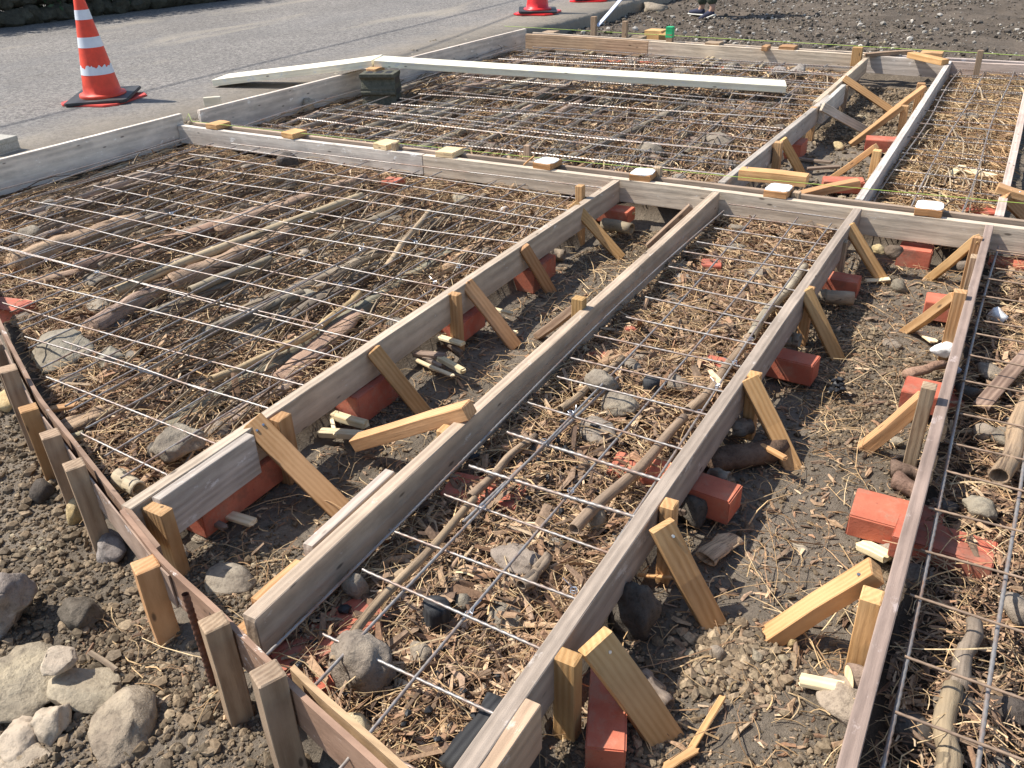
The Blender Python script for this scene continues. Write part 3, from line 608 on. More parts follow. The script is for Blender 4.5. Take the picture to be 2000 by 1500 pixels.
# ------------------------------------------------------------ poles and logs
def pole(A,B,r,mat,label,kind='log',taper=.85,bend=.01,hollow=True,group=None,cat=None,col=None,flat=1.,parent=None):
    A=Vector(A);B=Vector(B);L=(B-A).length; n=max(6,int(L/.03)); k=12 if r>.012 else 8; V=[];Fs=[]; p1,p2=random.random()*6,random.random()*6
    if kind=='bamboo':
        nodes=[];q=random.uniform(.04,.18)
        while q<L: nodes.append(q); q+=random.uniform(.14,.24)
    xs=[L*i/n for i in range(n+1)]
    if kind=='bamboo':
        for q in nodes: xs+= [q-.004,q,q+.004]
        xs=sorted(x for x in set(xs) if 0<=x<=L)
    for x in xs:
        t=x/L; rr=r*(1+(taper-1)*t)
        if kind=='bamboo':
            for q in nodes:
                if abs(x-q)<.001: rr*=1.13
        cy=bend*math.sin(t*3.1+p1)+bend*.5*math.sin(t*9+p2)-bend*math.sin(p1)*(1-t); cz=bend*.5*math.sin(t*4+p2)
        for j in range(k):
            a=2*math.pi*j/k; q=rr
            if kind=='log': q=rr*(1+.09*math.sin(a*3+p1+x*5)+.07*math.sin(a*2+x*23+p2)+.05*math.sin(x*57+a)+random.uniform(-.03,.03))
            if kind=='slab': q=rr*(1+.05*math.sin(a*3+x*9))
            V.append((x,cy+q*math.cos(a),cz+q*math.sin(a)*flat))
    m_=len(xs)
    for i in range(m_-1):
        for j in range(k): Fs.append((i*k+j,i*k+(j+1)%k,(i+1)*k+(j+1)%k,(i+1)*k+j))
    if kind=='bamboo' and hollow:
        for e,(i0,sg) in enumerate(((0,1),(m_-1,-1))):
            b=len(V); base=i0*k; cx=xs[i0]; cen=[sum(V[base+j][c_] for j in range(k))/k for c_ in range(3)]
            for j in range(k): V.append((cx,cen[1]+(V[base+j][1]-cen[1])*.8,cen[2]+(V[base+j][2]-cen[2])*.8))
            for j in range(k): V.append((cx+sg*.05,cen[1]+(V[base+j][1]-cen[1])*.72,cen[2]+(V[base+j][2]-cen[2])*.72))
            for j in range(k):
                j2=(j+1)%k
                Fs.append((base+j,base+j2,b+j2,b+j)); Fs.append((b+j,b+j2,b+k+j2,b+k+j))
            Fs.append(tuple(b+k+j for j in range(k)))
    else:
        Fs.append(tuple(range(k-1,-1,-1))); Fs.append(tuple((m_-1)*k+j for j in range(k)))
    nm={'bamboo':'bamboo_pole','log':'log','slab':'split_log'}[kind]
    me=bpy.data.meshes.new(nm); me.from_pydata(V,[],Fs); bm=bmesh.new(); bm.from_mesh(me); bmesh.ops.recalc_face_normals(bm,faces=bm.faces); bm.to_mesh(me); bm.free()
    o=link(nm,me,M[mat],parent,col or rcol(.25,.06),smooth=True); R=frame(A,B); R.translation=A; o.matrix_world=R
    if label: tag(o,label,cat or ('bamboo pole' if kind=='bamboo' else 'log'),group or 'poles and logs laid in the fill')
    return o
def PP(a,b,r,mat,label,kind='log',z=None,**kw):
    zz=(FILL+r*.75) if z is None else z
    A=P(*a,zz);B=P(*b,zz+random.uniform(-.004,.004)); return pole(A,B,r,mat,label,kind,**kw)
PP((55,557),(300,488),.034,'logs','split weathered board-like log left of the round stone, left bay',kind='slab',flat=.45,col=(1.2,1.05,.95))
PP((226,570),(705,380),.021,'bamboo','long pale bamboo pole crossing the left bay, open cut end towards the camera','bamboo',z=-.075,hollow=True,col=(1.25,1.22,1.1))
PP((182,645),(335,556),.045,'logs','thick brown log at the centre of the left bay, nearer piece',col=(1.1,.98,.95))
PP((338,560),(560,455),.050,'logs','thick smooth log beside the long pale bamboo, farther piece',col=(1.35,1.2,1.05),taper=.8)
PP((30,520),(270,428),.055,'logs','fattest pale brown log in the left bay near its left end',col=(1.4,1.25,1.05),taper=.75)
PP((-10,482),(130,436),.030,'logs','dark thin log at the left edge of the left bay')
PP((150,528),(430,440),.036,'logs','reddish brown log running behind the thick centre logs',col=(1.15,.95,.88))
PP((430,452),(715,352),.045,'logs','log with pale top running to the middle board, left bay',col=(1.25,1.1,1.0))
PP((350,528),(535,462),.042,'logs','stub log left of the pale bamboo, middle of left bay',col=(1.3,1.15,1.05))
PP((370,566),(530,508),.020,'bamboo','grey bamboo tube lying parallel to the thick log, open end visible','bamboo',z=-.085,col=(.9,.92,.9))
PP((415,742),(560,670),.012,'bamboo','slender yellow bamboo near the left trench board, nearer piece','bamboo',z=-.075,col=(1.3,1.2,1.0))
PP((545,682),(702,572),.013,'bamboo','slender yellow bamboo near the left trench board, farther curved piece','bamboo',z=-.07,bend=.02,col=(1.35,1.2,.9))
PP((548,742),(706,612),.045,'logs','flat reddish log beside the left trench board',flat=.5,col=(1.2,1.02,.95))
PP((430,830),(560,745),.04,'logs','dark flat slab of wood near the left trench board, nearer part',flat=.35,kind='slab')
PP((248,690),(560,590),.03,'logs','flat grey board-like slab across the middle of the left bay',flat=.3,kind='slab',col=(1.1,1.0,.95))
PP((395,655),(600,572),.022,'oldbamboo','old grey bamboo next to the flat grey slab','bamboo',z=-.085)
PP((128,842),(222,800),.038,'logs','short weathered log near the upright stakes',col=(1.5,1.35,1.15),flat=.6)
PP((752,520),(842,415),.014,'bamboo','diagonal jointed bamboo stick by the left trench board','bamboo',z=-.07,col=(1.25,1.15,1.05))
PP((232,930),(290,955),.024,'bamboo','short cut bamboo length beside the plywood corner','bamboo',z=-.085,col=(1.2,1.25,1.25))
PP((870,525),(985,440),.036,'logs','tan flat log at the far right of the left bay',flat=.5,col=(1.5,1.3,1.05))
PP((100,872),(165,850),.014,'bamboo','thin split stick behind the four upright stakes','bamboo',z=-.09)
# automatic rows of further poles in the two big bays, labelled by their order
def ordn(i): return ['first','second','third','fourth','fifth','sixth','seventh','eighth','ninth','tenth','eleventh','twelfth','thirteenth','fourteenth','fifteenth','sixteenth','seventeenth','eighteenth','nineteenth','twentieth'][i] if i<20 else str(i+1)+'th'
sp=[]
for i in range(26):
    x=-4.52+i*.108+random.uniform(-.05,.05); L=random.uniform(.6,1.7); y0=random.uniform(float(strip_y(x))+.2,max(float(strip_y(x))+.25,3.7-L)); L=min(L,3.7-y0) ; sp.append((x,y0,L))
for i,(x,y0,L) in enumerate(sp):
    k=random.random(); r=random.uniform(.014,.036); x2=x+random.uniform(-.16,.16)
    pole((x,y0,FILL+r*.5),(x2,y0+L,FILL+r*.6),r,'oldbamboo' if k<.5 else 'logs','%s buried pole of the left bay counted from the road side, %s'%(ordn(i),'grey bamboo' if k<.5 else 'brown wood'),'bamboo' if k<.5 else 'log',group='half buried poles of the left bay')
for i in range(32):
    x=-4.33+i*.098+random.uniform(-.05,.05); L=random.uniform(.9,2.4); y0=random.uniform(4.0,7.6-L); k=random.random(); r=random.uniform(.010,.032); x2=x+random.uniform(-.18,.18)
    pole((x,y0,FILL+r*.8),(x2,y0+L,FILL+r*.9),r,'oldbamboo' if k<.5 else 'logs','%s pole of the far bay counted from the road side, %s'%(ordn(i),'grey bamboo' if k<.5 else 'brown wood'),'bamboo' if k<.5 else 'log',group='poles laid across the far bay',col=tuple(.95*q for q in rcol(.3,.04)))
for i in range(14):
    x=-4.3+i*.22+random.uniform(-.06,.06); L=random.uniform(.5,1.2); y0=random.uniform(4.1,6.2); r=random.uniform(.02,.04)
    pole((x,y0,FILL+r*.5),(x+random.uniform(-.1,.1),y0+L,FILL+r*.6),r,'logs','%s short dark log of the far bay counted from the road side'%ordn(i),'log',group='short logs of the far bay')
# middle bay
PP((648,1290),(925,972),.011,'oldbamboo','thin brown cane along the near left of the middle bay','bamboo',z=-.075,col=(1.2,1.05,.9))
PP((922,975),(1045,850),.012,'oldbamboo','thin cane continuing along the second long board, middle bay','bamboo',z=-.08,col=(1.1,.95,.85))
PP((1095,800),(1215,690),.012,'oldbamboo','thin cane beside the loose stones of the middle bay','bamboo',z=-.08,col=(1.2,1.05,.9))
PP((1018,1143),(1072,1090),.013,'oldbamboo','short dark cane by the flat stone in the middle bay','bamboo',z=-.085,col=(.85,.78,.75))
PP((1122,1035),(1335,812),.015,'oldbamboo','dark jointed cane running up the right half of the middle bay','bamboo',z=-.08,col=(.95,.82,.76))
PP((1345,805),(1460,660),.016,'oldbamboo','brown cane against the third long board, right of the slate piece','bamboo',z=-.08,col=(1.05,.9,.8))
PP((1465,655),(1570,520),.017,'oldbamboo','far brown cane against the third long board','bamboo',z=-.085)
PP((880,1500),(985,1375),.035,'burnt','burnt black board end along the third long board at the bottom',flat=.4,kind='slab',z=-.085,col=(1,1,1))
# right bay
PP((1845,1530),(1868,1345),.021,'bamboo','jointed yellow-grey bamboo at the bottom right','bamboo',z=-.095,col=(.85,.82,.76))
PP((1868,1345),(1890,1215),.018,'oldbamboo','shaded bamboo continuing at the bottom right','bamboo',z=-.10)
PP((1955,935),(2010,785),.025,'bamboo','thick tan bamboo tube with dark open end at the right edge','bamboo',z=-.08,col=(1.0,.88,.8))
timber('old_board',P(1915,795,-.095),P(2010,690,-.085),.045,.012,'old','dark split board lying across the bars at the right edge','board piece',col=(1.3,1.2,1.2))
# wide trench pieces
PP((1575,578),(1668,584),.030,'bamboo','cut grey-tan bamboo tube half shaded beside the red brick','bamboo',z=-.165,col=(.92,.9,.88),group='wood in the wide trench')
PP((1530,870),(1378,905),.038,'bark','rotten dark split log under the third long board','log',z=-.175,group='wood in the wide trench',col=(.8,.7,.65))
PP((1425,838),(1468,830),.026,'oldbamboo','shaded hollow bamboo end above the rotten log','bamboo',z=-.15,group='wood in the wide trench')
PP((1520,660),(1562,668),.028,'oldbamboo','shaded bamboo end behind the long red brick','bamboo',z=-.15,group='wood in the wide trench')
PP((1385,925),(1425,935),.022,'oldbamboo','small hollow bamboo end beside the half shaded brick','bamboo',z=-.15,group='wood in the wide trench')
PP((1250,1330),(1310,1375),.026,'oldbamboo','split grey bamboo piece under the nearest big yellow brace','bamboo',z=-.19,group='wood in the wide trench')
PP((1380,1095),(1440,1050),.030,'bamboo','split half of a bamboo tube lying open in the wide trench','bamboo',z=-.19,group='wood in the wide trench',flat=.45,col=(1.7,1.5,1.35))
PP((1740,920),(1800,925),.024,'bark','brown branch piece in front of the bolted stake','log',z=-.19,group='wood in the wide trench',col=(1.2,1.1,1.1))
PP((1770,735),(1850,712),.017,'bark','pinkish branch on the soil near the white plaster lumps','log',z=-.17,group='wood in the wide trench',col=(1.8,1.5,1.4))
PP((1745,940),(1800,960),.026,'bark','reddish bark log piece by the large bright brick','log',z=-.19,group='wood in the wide trench',col=(1.2,1.,1.))
lg=PP((1660,1324),(1765,1322),.024,'bark','round log with a pale sawn end under the near pale stake','log',z=-.17,group='wood in the wide trench',hollow=False,col=(1.3,1.2,1.2))
bm=bmesh.new(); bmesh.ops.create_circle(bm,cap_ends=True,segments=20,radius=.0245); me=bpy.data.meshes.new('sawn_end'); bm.to_mesh(me); bm.free()
q=link('sawn_end',me,M['cut'],lg,(1.1,1.1,1.1)); q.location=(-.002,0,0); q.rotation_euler=(0,-math.pi/2,0)
def splinter_piece(a,b,z,w,t,mat,label,col=None): return timber('wood_scrap',P(*a,z),P(*b,z+.01),w,t,mat,label,'wood scrap','loose scraps of wood',rough_end=.006,col=col)
for s in [((1562,1328),(1650,1345),-.19,.03,.012,'cut','pale torn slab of wood beside the sawn log end'),
((1485,870),(1535,895),-.15,.018,.01,'fresh','orange splinter standing on the rotten log'),
((1610,1080),(1655,1095),-.19,.03,.015,'cut','yellowish torn wood in front of the large bright brick') if False else ((1680,1062),(1735,1088),-.19,.035,.018,'cut','yellowish torn wood in front of the large bright brick'),
((1690,548),(1738,545),-.20,.03,.006,'cut','flat chip under the foot of the farthest yellow brace'),
((1798,648),(1825,668),-.20,.03,.008,'cut','square yellow chip with black specks on the soil'),
((1210,1120),(1320,1130),-.2,.01,.005,'pale','long thin straw-like stick below the third long board'),
((1340,1480),(1412,1362),-.20,.013,.008,'pale','long split stick lying on the soil at the bottom'),
((1300,1500),(1360,1462),-.20,.018,.008,'pale','frayed split stick at the bottom edge'),
((850,655),(905,672),-.17,.025,.012,'cut','broken pale stick end in the left trench, upper'),
((800,690),(870,695),-.18,.03,.014,'old','grey broken stick in the left trench, middle'),
((805,700),(885,735),-.19,.016,.008,'cut','long pale splinter in the left trench'),
((625,845),(710,850),-.19,.03,.02,'cut','thick pale broken stick near the loose orange timber'),
((640,770),(655,850),-.19,.012,.008,'cut','thin pale stick lying across the near third of the left trench'),
((835,640),(900,690),-.19,.02,.015,'old','dark cane stub in the bundle of sticks, left trench'),
((845,690),(905,725),-.18,.022,.018,'cut','cane stub with pale end in the bundle of sticks, left trench'),
((790,680),(860,715),-.19,.016,.012,'old','long grey cane under the bundle of sticks, left trench'),
((830,660),(880,650),-.18,.014,.010,'cut','short splinter above the bundle of sticks, left trench'),
((945,600),(1000,612),-.19,.02,.01,'cut','pale split piece by the knotty brace, left trench'),
((960,640),(1010,650),-.20,.02,.01,'cut','second pale split piece by the knotty brace, left trench'),
((650,810),(715,830),-.18,.03,.02,'cut','whitish broken stick end above the loose orange timber'),
((430,1000),(495,1020),-.19,.03,.012,'cut','split bamboo scrap near the plywood corner'),
((400,1010),(440,1030),-.19,.02,.012,'old','dark scrap beside the split bamboo near the plywood corner'),
((1195,440),(1225,448),-.15,.04,.02,'bark','bundle piece of bamboo ends at the far end of the left trench') if False else ((1185,420),(1240,415),-.14,.035,.012,'fresh','orange scrap bridging the far end of the left trench'),
((175,1275),(228,1310),-.22,.012,.006,'old','flat forked sliver on the gravel at the lower left'),
((1880,330),(1940,345),-.10,.06,.012,'cut','broad yellow scrap in the far right bay'),
((1850,345),(1880,325),-.10,.04,.010,'cut','small yellow scrap in the far right bay'),
((1560,310),(1625,318),-.19,.03,.015,'old','weathered sliver lying in the far trench'),
((1575,330),(1640,325),-.19,.03,.015,'old','second weathered sliver lying in the far trench'),
((100,800),(150,790),-.09,.03,.01,'fresh','orange-tan slat beside the short weathered log near the stakes'),
((1285,985),(1345,1000),-.19,.03,.02,'old','dark wood piece in shade near the second brace of the wide trench')]:
    splinter_piece(*s)
pole(P(1180,435,-.16),P(1235,448,-.16),.03,'bamboo','thick bamboo tube end at the far end of the left trench','bamboo',group='bamboo in the left trench',col=(.8,.8,.75))
pole(P(1060,495,-.17),P(1110,500,-.17),.028,'oldbamboo','shaded bamboo tube beside the slim brace of the left trench','bamboo',group='bamboo in the left trench')
for i,(px,py,r) in enumerate([(1140,106,.02),(1150,107,.02),(1357,128,.022),(1370,129,.022),(1385,132,.024),(1455,140,.024),(1470,141,.022),(1250,110,.02)]):
    A=P(px,py,-.09); pole(A,A+Vector((.0,.35,-.0)),r,'bamboo','%s hollow bamboo end under the far cross form counted from the left'%ordn(i),'bamboo',group='hollow bamboo ends under the far form',col=(1.1,1.1,1))
# ------------------------------------------------------------ stones
def rockverts(V,ang=.5,amp=.08,rs=RS):
    V=V.copy()
    for _ in range(int(3+ang*9)):
        n=rs.randn(3); n/=np.linalg.norm(n); d=rs.uniform(.62,.95)-ang*.1; q=V@n-d; V-=n*np.maximum(q,0)[:,None]*(.6+.4*ang)
    if ang>.65:
        for _ in range(14):
            n=rs.randn(3); n/=np.linalg.norm(n); q=V@n-rs.uniform(.66,.86); V-=n*np.maximum(q,0)[:,None]*.92
    for f,a in ((2.2,1.),(5,.45),(11,.25),(21,.13)):
        k=rs.randn(3)*f; k2=rs.randn(3)*f; V*=(1+a*amp*(np.sin(V@k+rs.rand()*6)+np.sin(V@k2+rs.rand()*6)))[:,None]
    return V
def stone(px,py,wpx,hpx,z,mat,label,ang=.5,flat=.6,rot=None,sub=4,sink=.25,depth=None,col=None,group='stones lying about the site',cat='stone'):
    if px<300 and py>1150: wpx*=.92; hpx*=.95; ang=1.; sink=.12; col=tuple(1.3*q*w for q,w in zip(rcol(.15,.02),(1.03,1.0,.95)))
    elif -.165<z<-.12: sink=.10
    z=z-.02 if -.165<z<-.12 else z
    p=P(px,py,z)
    if any(bool(q) for q in inbay(p.x,p.y)): z=float(gz(p.x,p.y))+.012; p=P(px,py,z)
    d=dist(p); k_=1.2 if py>650 else .95; rx=k_*wpx/2*d/F; rz=max(.3*rx,k_*hpx/2*d/F)*flat/.6*.8; ry=(depth or .8)*rx
    V,Fc=ICO[sub]; V=rockverts(V,ang)*np.array([rx,ry,rz]); me=npmesh('stone',V,Fc,3); o=link('stone',me,M[mat],None,col or rcol(.15,.02),smooth=True)
    o.location=(p.x,p.y,z+rz*(1-2*sink)); o.rotation_euler=(random.uniform(-.12,.12),random.uniform(-.12,.12),YAW*-1+random.uniform(-.3,.3) if rot is None else rot); return tag(o,label,cat,group)
ST=[(25,1225,140,150,-.25,'whiterock','big white-crusted rock at the left edge',.8,.8),
(170,1222,90,75,-.25,'darkrock','dark earthy clod right of the white-crusted rock',.7,.7),
(60,1352,215,120,-.26,'rock','broad brown rock with rusty patches in the lower left corner',.5,.5),
(112,1300,95,50,-.15,'pebble','grey slate chip lying on the broad brown rock',.9,.35),
(178,1372,150,75,-.25,'pebble','smooth grey boulder just above the big flat-topped rock',.3,.6),
(110,1435,95,85,-.25,'pebble','rounded grey stone left of the big flat-topped rock',.3,.6),
(45,1448,110,70,-.25,'pebble','long low grey stone at the lower left edge',.3,.5),
(250,1450,185,125,-.27,'rock','big flat-topped tan rock at the bottom left',.75,.6),
(50,1500,150,50,-.25,'rock','pale ridge of rock on the bottom edge at the left',.5,.5),
(230,1085,78,62,-.24,'whiterock','white-topped rock leaning on the plywood by the nearest of four stakes',.7,.7),
(157,1018,52,60,-.24,'yellowrock','tan rock between two upright stakes',.7,.8),
(20,795,60,45,-.24,'yellowrock','tan stone cut by the left edge beside the stakes',.6,.7),
(85,972,52,44,-.24,'darkrock','dark clod left of the upright stakes',.5,.7),
(342,1092,52,40,-.22,'pebble','round beige pebble inside the plywood corner',.1,.6),
(450,1148,92,52,-.22,'pebble','smooth oval olive stone in the near end of the left trench',.15,.6),
(425,1120,40,28,-.22,'darkrock','small dark stone above the oval olive stone',.5,.6),
(400,1050,60,34,-.23,'rock','flat brown stone in the near end of the left trench',.5,.5),
(715,1330,118,105,-.16,'rock','large round stone with a yellow stain near the bottom of the middle bay',.3,.7),
(822,1295,56,52,-.15,'rock','rough grey stone right of the yellow-stained stone',.6,.7),
(697,1170,48,58,-.15,'rock','angular stone against the second long board, near end',.6,.8),
(887,1152,52,34,-.14,'rock','small brown stone above the black cylinder',.5,.6),
(908,1192,42,34,-.14,'rock','small rough stone right of the black cylinder',.5,.7),
(1018,1108,98,62,-.15,'pebble','large flat slate-like stone in the middle bay',.7,.45),
(985,1210,72,34,-.15,'rock','low brown stone below the large flat one',.4,.5),
(1166,1030,40,40,-.15,'rock','egg-shaped stone near the third long board',.2,.7),
(1165,852,70,38,-.14,'pebble','pale stone above the first thick bar in the middle bay',.4,.6),
(1210,803,72,42,-.15,'rock','broad brown stone in the cluster of the middle bay',.3,.6),
(1178,768,62,48,-.15,'rock','dark-edged stone in the cluster of the middle bay',.6,.7),
(1232,732,48,36,-.14,'pebble','rounded brown stone in the cluster of the middle bay',.15,.6),
(1268,710,66,24,-.13,'pebble','pale greenish flat stone in the cluster of the middle bay',.3,.4),
(1318,768,50,42,-.15,'rock','stone right of the black stump in the middle bay',.3,.7),
(1325,535,55,28,-.14,'rock','stone by the second long board in the far part of the middle bay',.5,.6),
(1430,487,66,22,-.13,'pebble','flat stone in the far part of the middle bay, left',.2,.5),
(1478,545,72,34,-.13,'rock','cracked wide stone in the far part of the middle bay',.5,.55),
(1497,492,44,24,-.13,'pebble','dark rounded stone in the far part of the middle bay, right',.2,.6),
(1440,452,44,20,-.13,'pebble','dark oval stone near the far end of the middle bay',.2,.6),
(1745,497,38,34,-.23,'bark','brown lump under the middle board in the wide trench',.5,.6),
(1712,492,44,30,-.23,'yellowrock','crumbling yellow-brown rock beside the brown lump',.9,.6),
(1880,525,26,26,-.2,'rock','small round stone by the far right stake of the wide trench',.2,.8),
(1755,570,42,36,-.22,'rock','squarish brown stone on the soil of the wide trench',.6,.7),
(1741,678,34,26,-.22,'rock','small oval tan stone on the soil of the wide trench',.2,.5),
(1848,555,28,16,-.22,'pebble','pale little stone on the soil in front of the split brace',.4,.6),
(1752,865,24,18,-.22,'rock','dark little stone left of the bolted stake',.4,.6),
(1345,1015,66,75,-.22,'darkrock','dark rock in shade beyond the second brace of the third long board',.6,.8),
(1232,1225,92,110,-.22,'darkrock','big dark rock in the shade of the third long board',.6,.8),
(1648,1385,118,75,-.22,'rock','large grey rock at the foot of the purplish board',.7,.65),
(1738,1080,75,52,-.22,'pebble','smooth grey rock below the large bright brick',.2,.7),
(1558,1078,48,34,-.235,'pebble','pale stone nearly buried in the soil of the wide trench',.3,.4),
(1400,1285,32,40,-.22,'rock','small grey stone amid crumbs near the foot of a brace',.6,.7),
(1475,1285,32,24,-.22,'rock','pale crumbly stone amid the gravel heap',.8,.7),
(1545,1262,24,28,-.22,'yellowrock','angular tan pebble at the foot of the lower right brace',.9,.7),
(1370,1315,22,18,-.22,'yellowrock','round yellow pebble in the gravel heap',.2,.6),
(1910,1005,66,40,-.14,'rock','grey stone behind the purplish board, lower',.5,.6),
(1985,1210,60,60,-.14,'rock','grey stone cut by the right edge',.4,.6),
(1920,853,36,28,-.14,'pebble','rounded stone right of the bars in the right bay',.2,.7),
(1935,735,60,28,-.14,'rock','flat stone under the dark split board',.4,.5),
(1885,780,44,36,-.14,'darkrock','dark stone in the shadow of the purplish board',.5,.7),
(1965,1390,80,44,-.15,'darkrock','dark flat stone at the lower right edge',.5,.5),
(1965,870,60,40,-.14,'rock','brown stone by the dark-ended bamboo tube',.4,.6),
(345,885,104,62,-.14,'rock','rough pale stone against the near end of the left trench board',.7,.7),
(125,705,112,56,-.15,'pebble','wide grey stone under the doubled bars near the stakes',.4,.6),
(217,722,66,50,-.15,'pebble','blocky grey stone right of the wide grey stone',.8,.6),
(197,557,88,40,-.15,'pebble','round-backed grey stone below the pale bamboo end',.3,.6),
(192,606,66,34,-.15,'rock','flat stone at the tip of the thick brown log',.4,.5),
(255,528,46,28,-.13,'rock','pale grey rock above the pale bamboo, left bay',.5,.7),
(602,590,56,36,-.14,'pebble','grey blocky stone in the right half of the left bay',.6,.6),
(490,553,42,24,-.13,'rock','small stone between the grey bamboo and the bars',.5,.6),
(63,470,58,34,-.14,'rock','brown stone at the far left of the left bay',.4,.7),
(546,450,62,28,-.14,'rock','brown flat stone beside the pale bamboo',.4,.6),
(100,408,64,22,-.13,'whiterock','whitish stone near the road board in the left bay',.5,.6),
(487,332,42,22,-.13,'rock','small stone near the middle board, left bay',.5,.6),
(565,328,62,38,-.14,'darkrock','dark porous rock near the middle board, left bay',.6,.7),
(660,322,70,36,-.14,'darkrock','second dark porous rock near the middle board',.6,.7),
(473,415,36,26,-.13,'rock','grey stone between two logs, left bay',.4,.7),
(567,380,48,36,-.14,'darkrock','dark lumpy stone between log ends, left bay',.5,.7),
(595,503,36,28,-.13,'pebble','small pale stone by the bars, centre of left bay',.4,.6),
(362,285,32,18,-.13,'rock','grey stone in the far corner of the left bay',.5,.7),
(425,330,46,20,-.13,'rock','flat stone in front of the far corner, left bay',.5,.5),
(770,435,46,22,-.13,'rock','brown stone in the right half of the left bay near the bars',.4,.6),
(900,395,44,22,-.13,'rock','grey stone near the middle board, right half of the left bay',.4,.6),
(640,505,40,18,-.13,'rock','small flat stone at the centre right of the left bay',.4,.5),
(1068,110,50,34,-.15,'rock','pyramid-shaped stone in the far corner of the far bay',.9,.7),
(604,224,34,30,-.14,'rock','upright stone against the road board in the far bay',.5,.9),
(1400,285,62,28,-.15,'pebble','round brown boulder in the near right of the far bay',.1,.7),
(1270,308,60,34,-.15,'pebble','round tan boulder close behind the middle boards',.1,.7),
(1557,155,42,30,-.16,'whiterock','pale rough rock at the far right of the far bay',.7,.8),
(1520,150,36,24,-.16,'whiterock','pale rock at the end of the long white plank',.6,.8),
(1300,235,40,24,-.14,'rock','brown stone in the middle of the far bay',.3,.7),
(1035,238,50,22,-.14,'pebble','smooth stone in the near left of the far bay',.2,.6),
(960,298,44,22,-.14,'rock','grey stone behind the middle board by the tallest stake',.3,.7),
(920,292,30,18,-.14,'rock','small stone left of the tallest middle stake',.3,.7),
(1180,205,40,20,-.14,'rock','stone under the middle of the long white plank',.3,.7),
(1330,150,44,20,-.15,'rock','stone beyond the long white plank, middle',.3,.7),
(1430,145,50,24,-.15,'rock','grey boulder beyond the long white plank, right',.3,.8),
(1638,290,36,26,-.22,'yellowrock','yellowish rock in the far trench',1.,.7),
(1880,240,60,30,-.14,'rock','flat brown stone in the far right bay',.4,.5),
(1990,150,30,14,-.14,'rock','small stone at the far right edge of the far right bay',.4,.5)]
for s in ST: stone(*s[:9],sub=4 if s[1]>600 and s[2]>60 else 3)
for s in [(1946,625,46,38,-.12,'white plaster lump wrapped on the bars at the right'),(1843,692,42,36,-.2,'white plaster lump beside the purplish board'),(1862,725,28,16,-.2,'small white crumb under the white plaster lump'),(1795,968,44,22,-.2,'white plaster scrap behind the large bright brick'),(985,418,40,26,-.1,'white plaster scrap on the left bay near the middle board'),(815,470,36,18,-.12,'whitish rough scrap on the left bay')]:
    stone(*s[:5],'plaster',s[5],.8,.7,sub=3,group='white plaster lumps',cat='plaster lump')
# black cut stumps
def stump(px,py,r,h,label):
    p=P(px,py,-.10+h*.2); o=pole((p.x,p.y,-.15),(p.x+.004,p.y+.004,-.10+h*.45),r,'burnt',None,'log',taper=.95,bend=0.,col=(1,1,1)); o.name='charred_stump'; tag(o,label,'charred stump','charred stumps in the middle bay'); return o
stump(848,1195,.028,.09,'black charred cylinder upright in the chips, nearer one'); stump(1268,752,.026,.08,'black charred stump among the stones, farther one')
q=stone(690,1432,78,60,-.14,'yellowrock','yellow broken firebrick touching the plywood at the bottom',.9,.6,sub=3,cat='firebrick piece')
# yellow stain is on the big stone: thin crust part
# rusty rebar peg
def rusty():
    A=P(372,1275,-.24);B=P(362,1160,.03); A=Vector((B.x+.01,B.y-.0,-.34)); o=link('rusty_peg',barmesh((B-A).length,.0085,step=.003,pitch=.03,sag=0),M['rust']); R=frame(A,B); R.translation=A; o.matrix_world=R
    tag(o,'rusty ribbed steel peg standing against the plywood','steel peg')
rusty()
# ------------------------------------------------------------ string lines
def cord(name,pts,r,mat,label,cat,group=None):
    return tag(tube(name,pts,r,mat),label,cat,group)
s0=P(368,222,.03);s1=P(375,237,.03);s2=P(2010,398,.035)
cord('string_line',[P(362,238,-.08),s0,s1]+[s1.lerp(s2,t)+Vector((0,0,-.012*math.sin(math.pi*t))) for t in (.25,.5,.75)]+[s2],.0012,'string','bright green string stretched along the middle boards','string','green setting-out strings')
s1=P(985,51,.06);s2=P(2010,109,.05)
cord('string_line',[s1]+[s1.lerp(s2,t) for t in (.3,.6)]+[s2],.0018,'string','bright green string stretched along the far cross form','string','green setting-out strings')
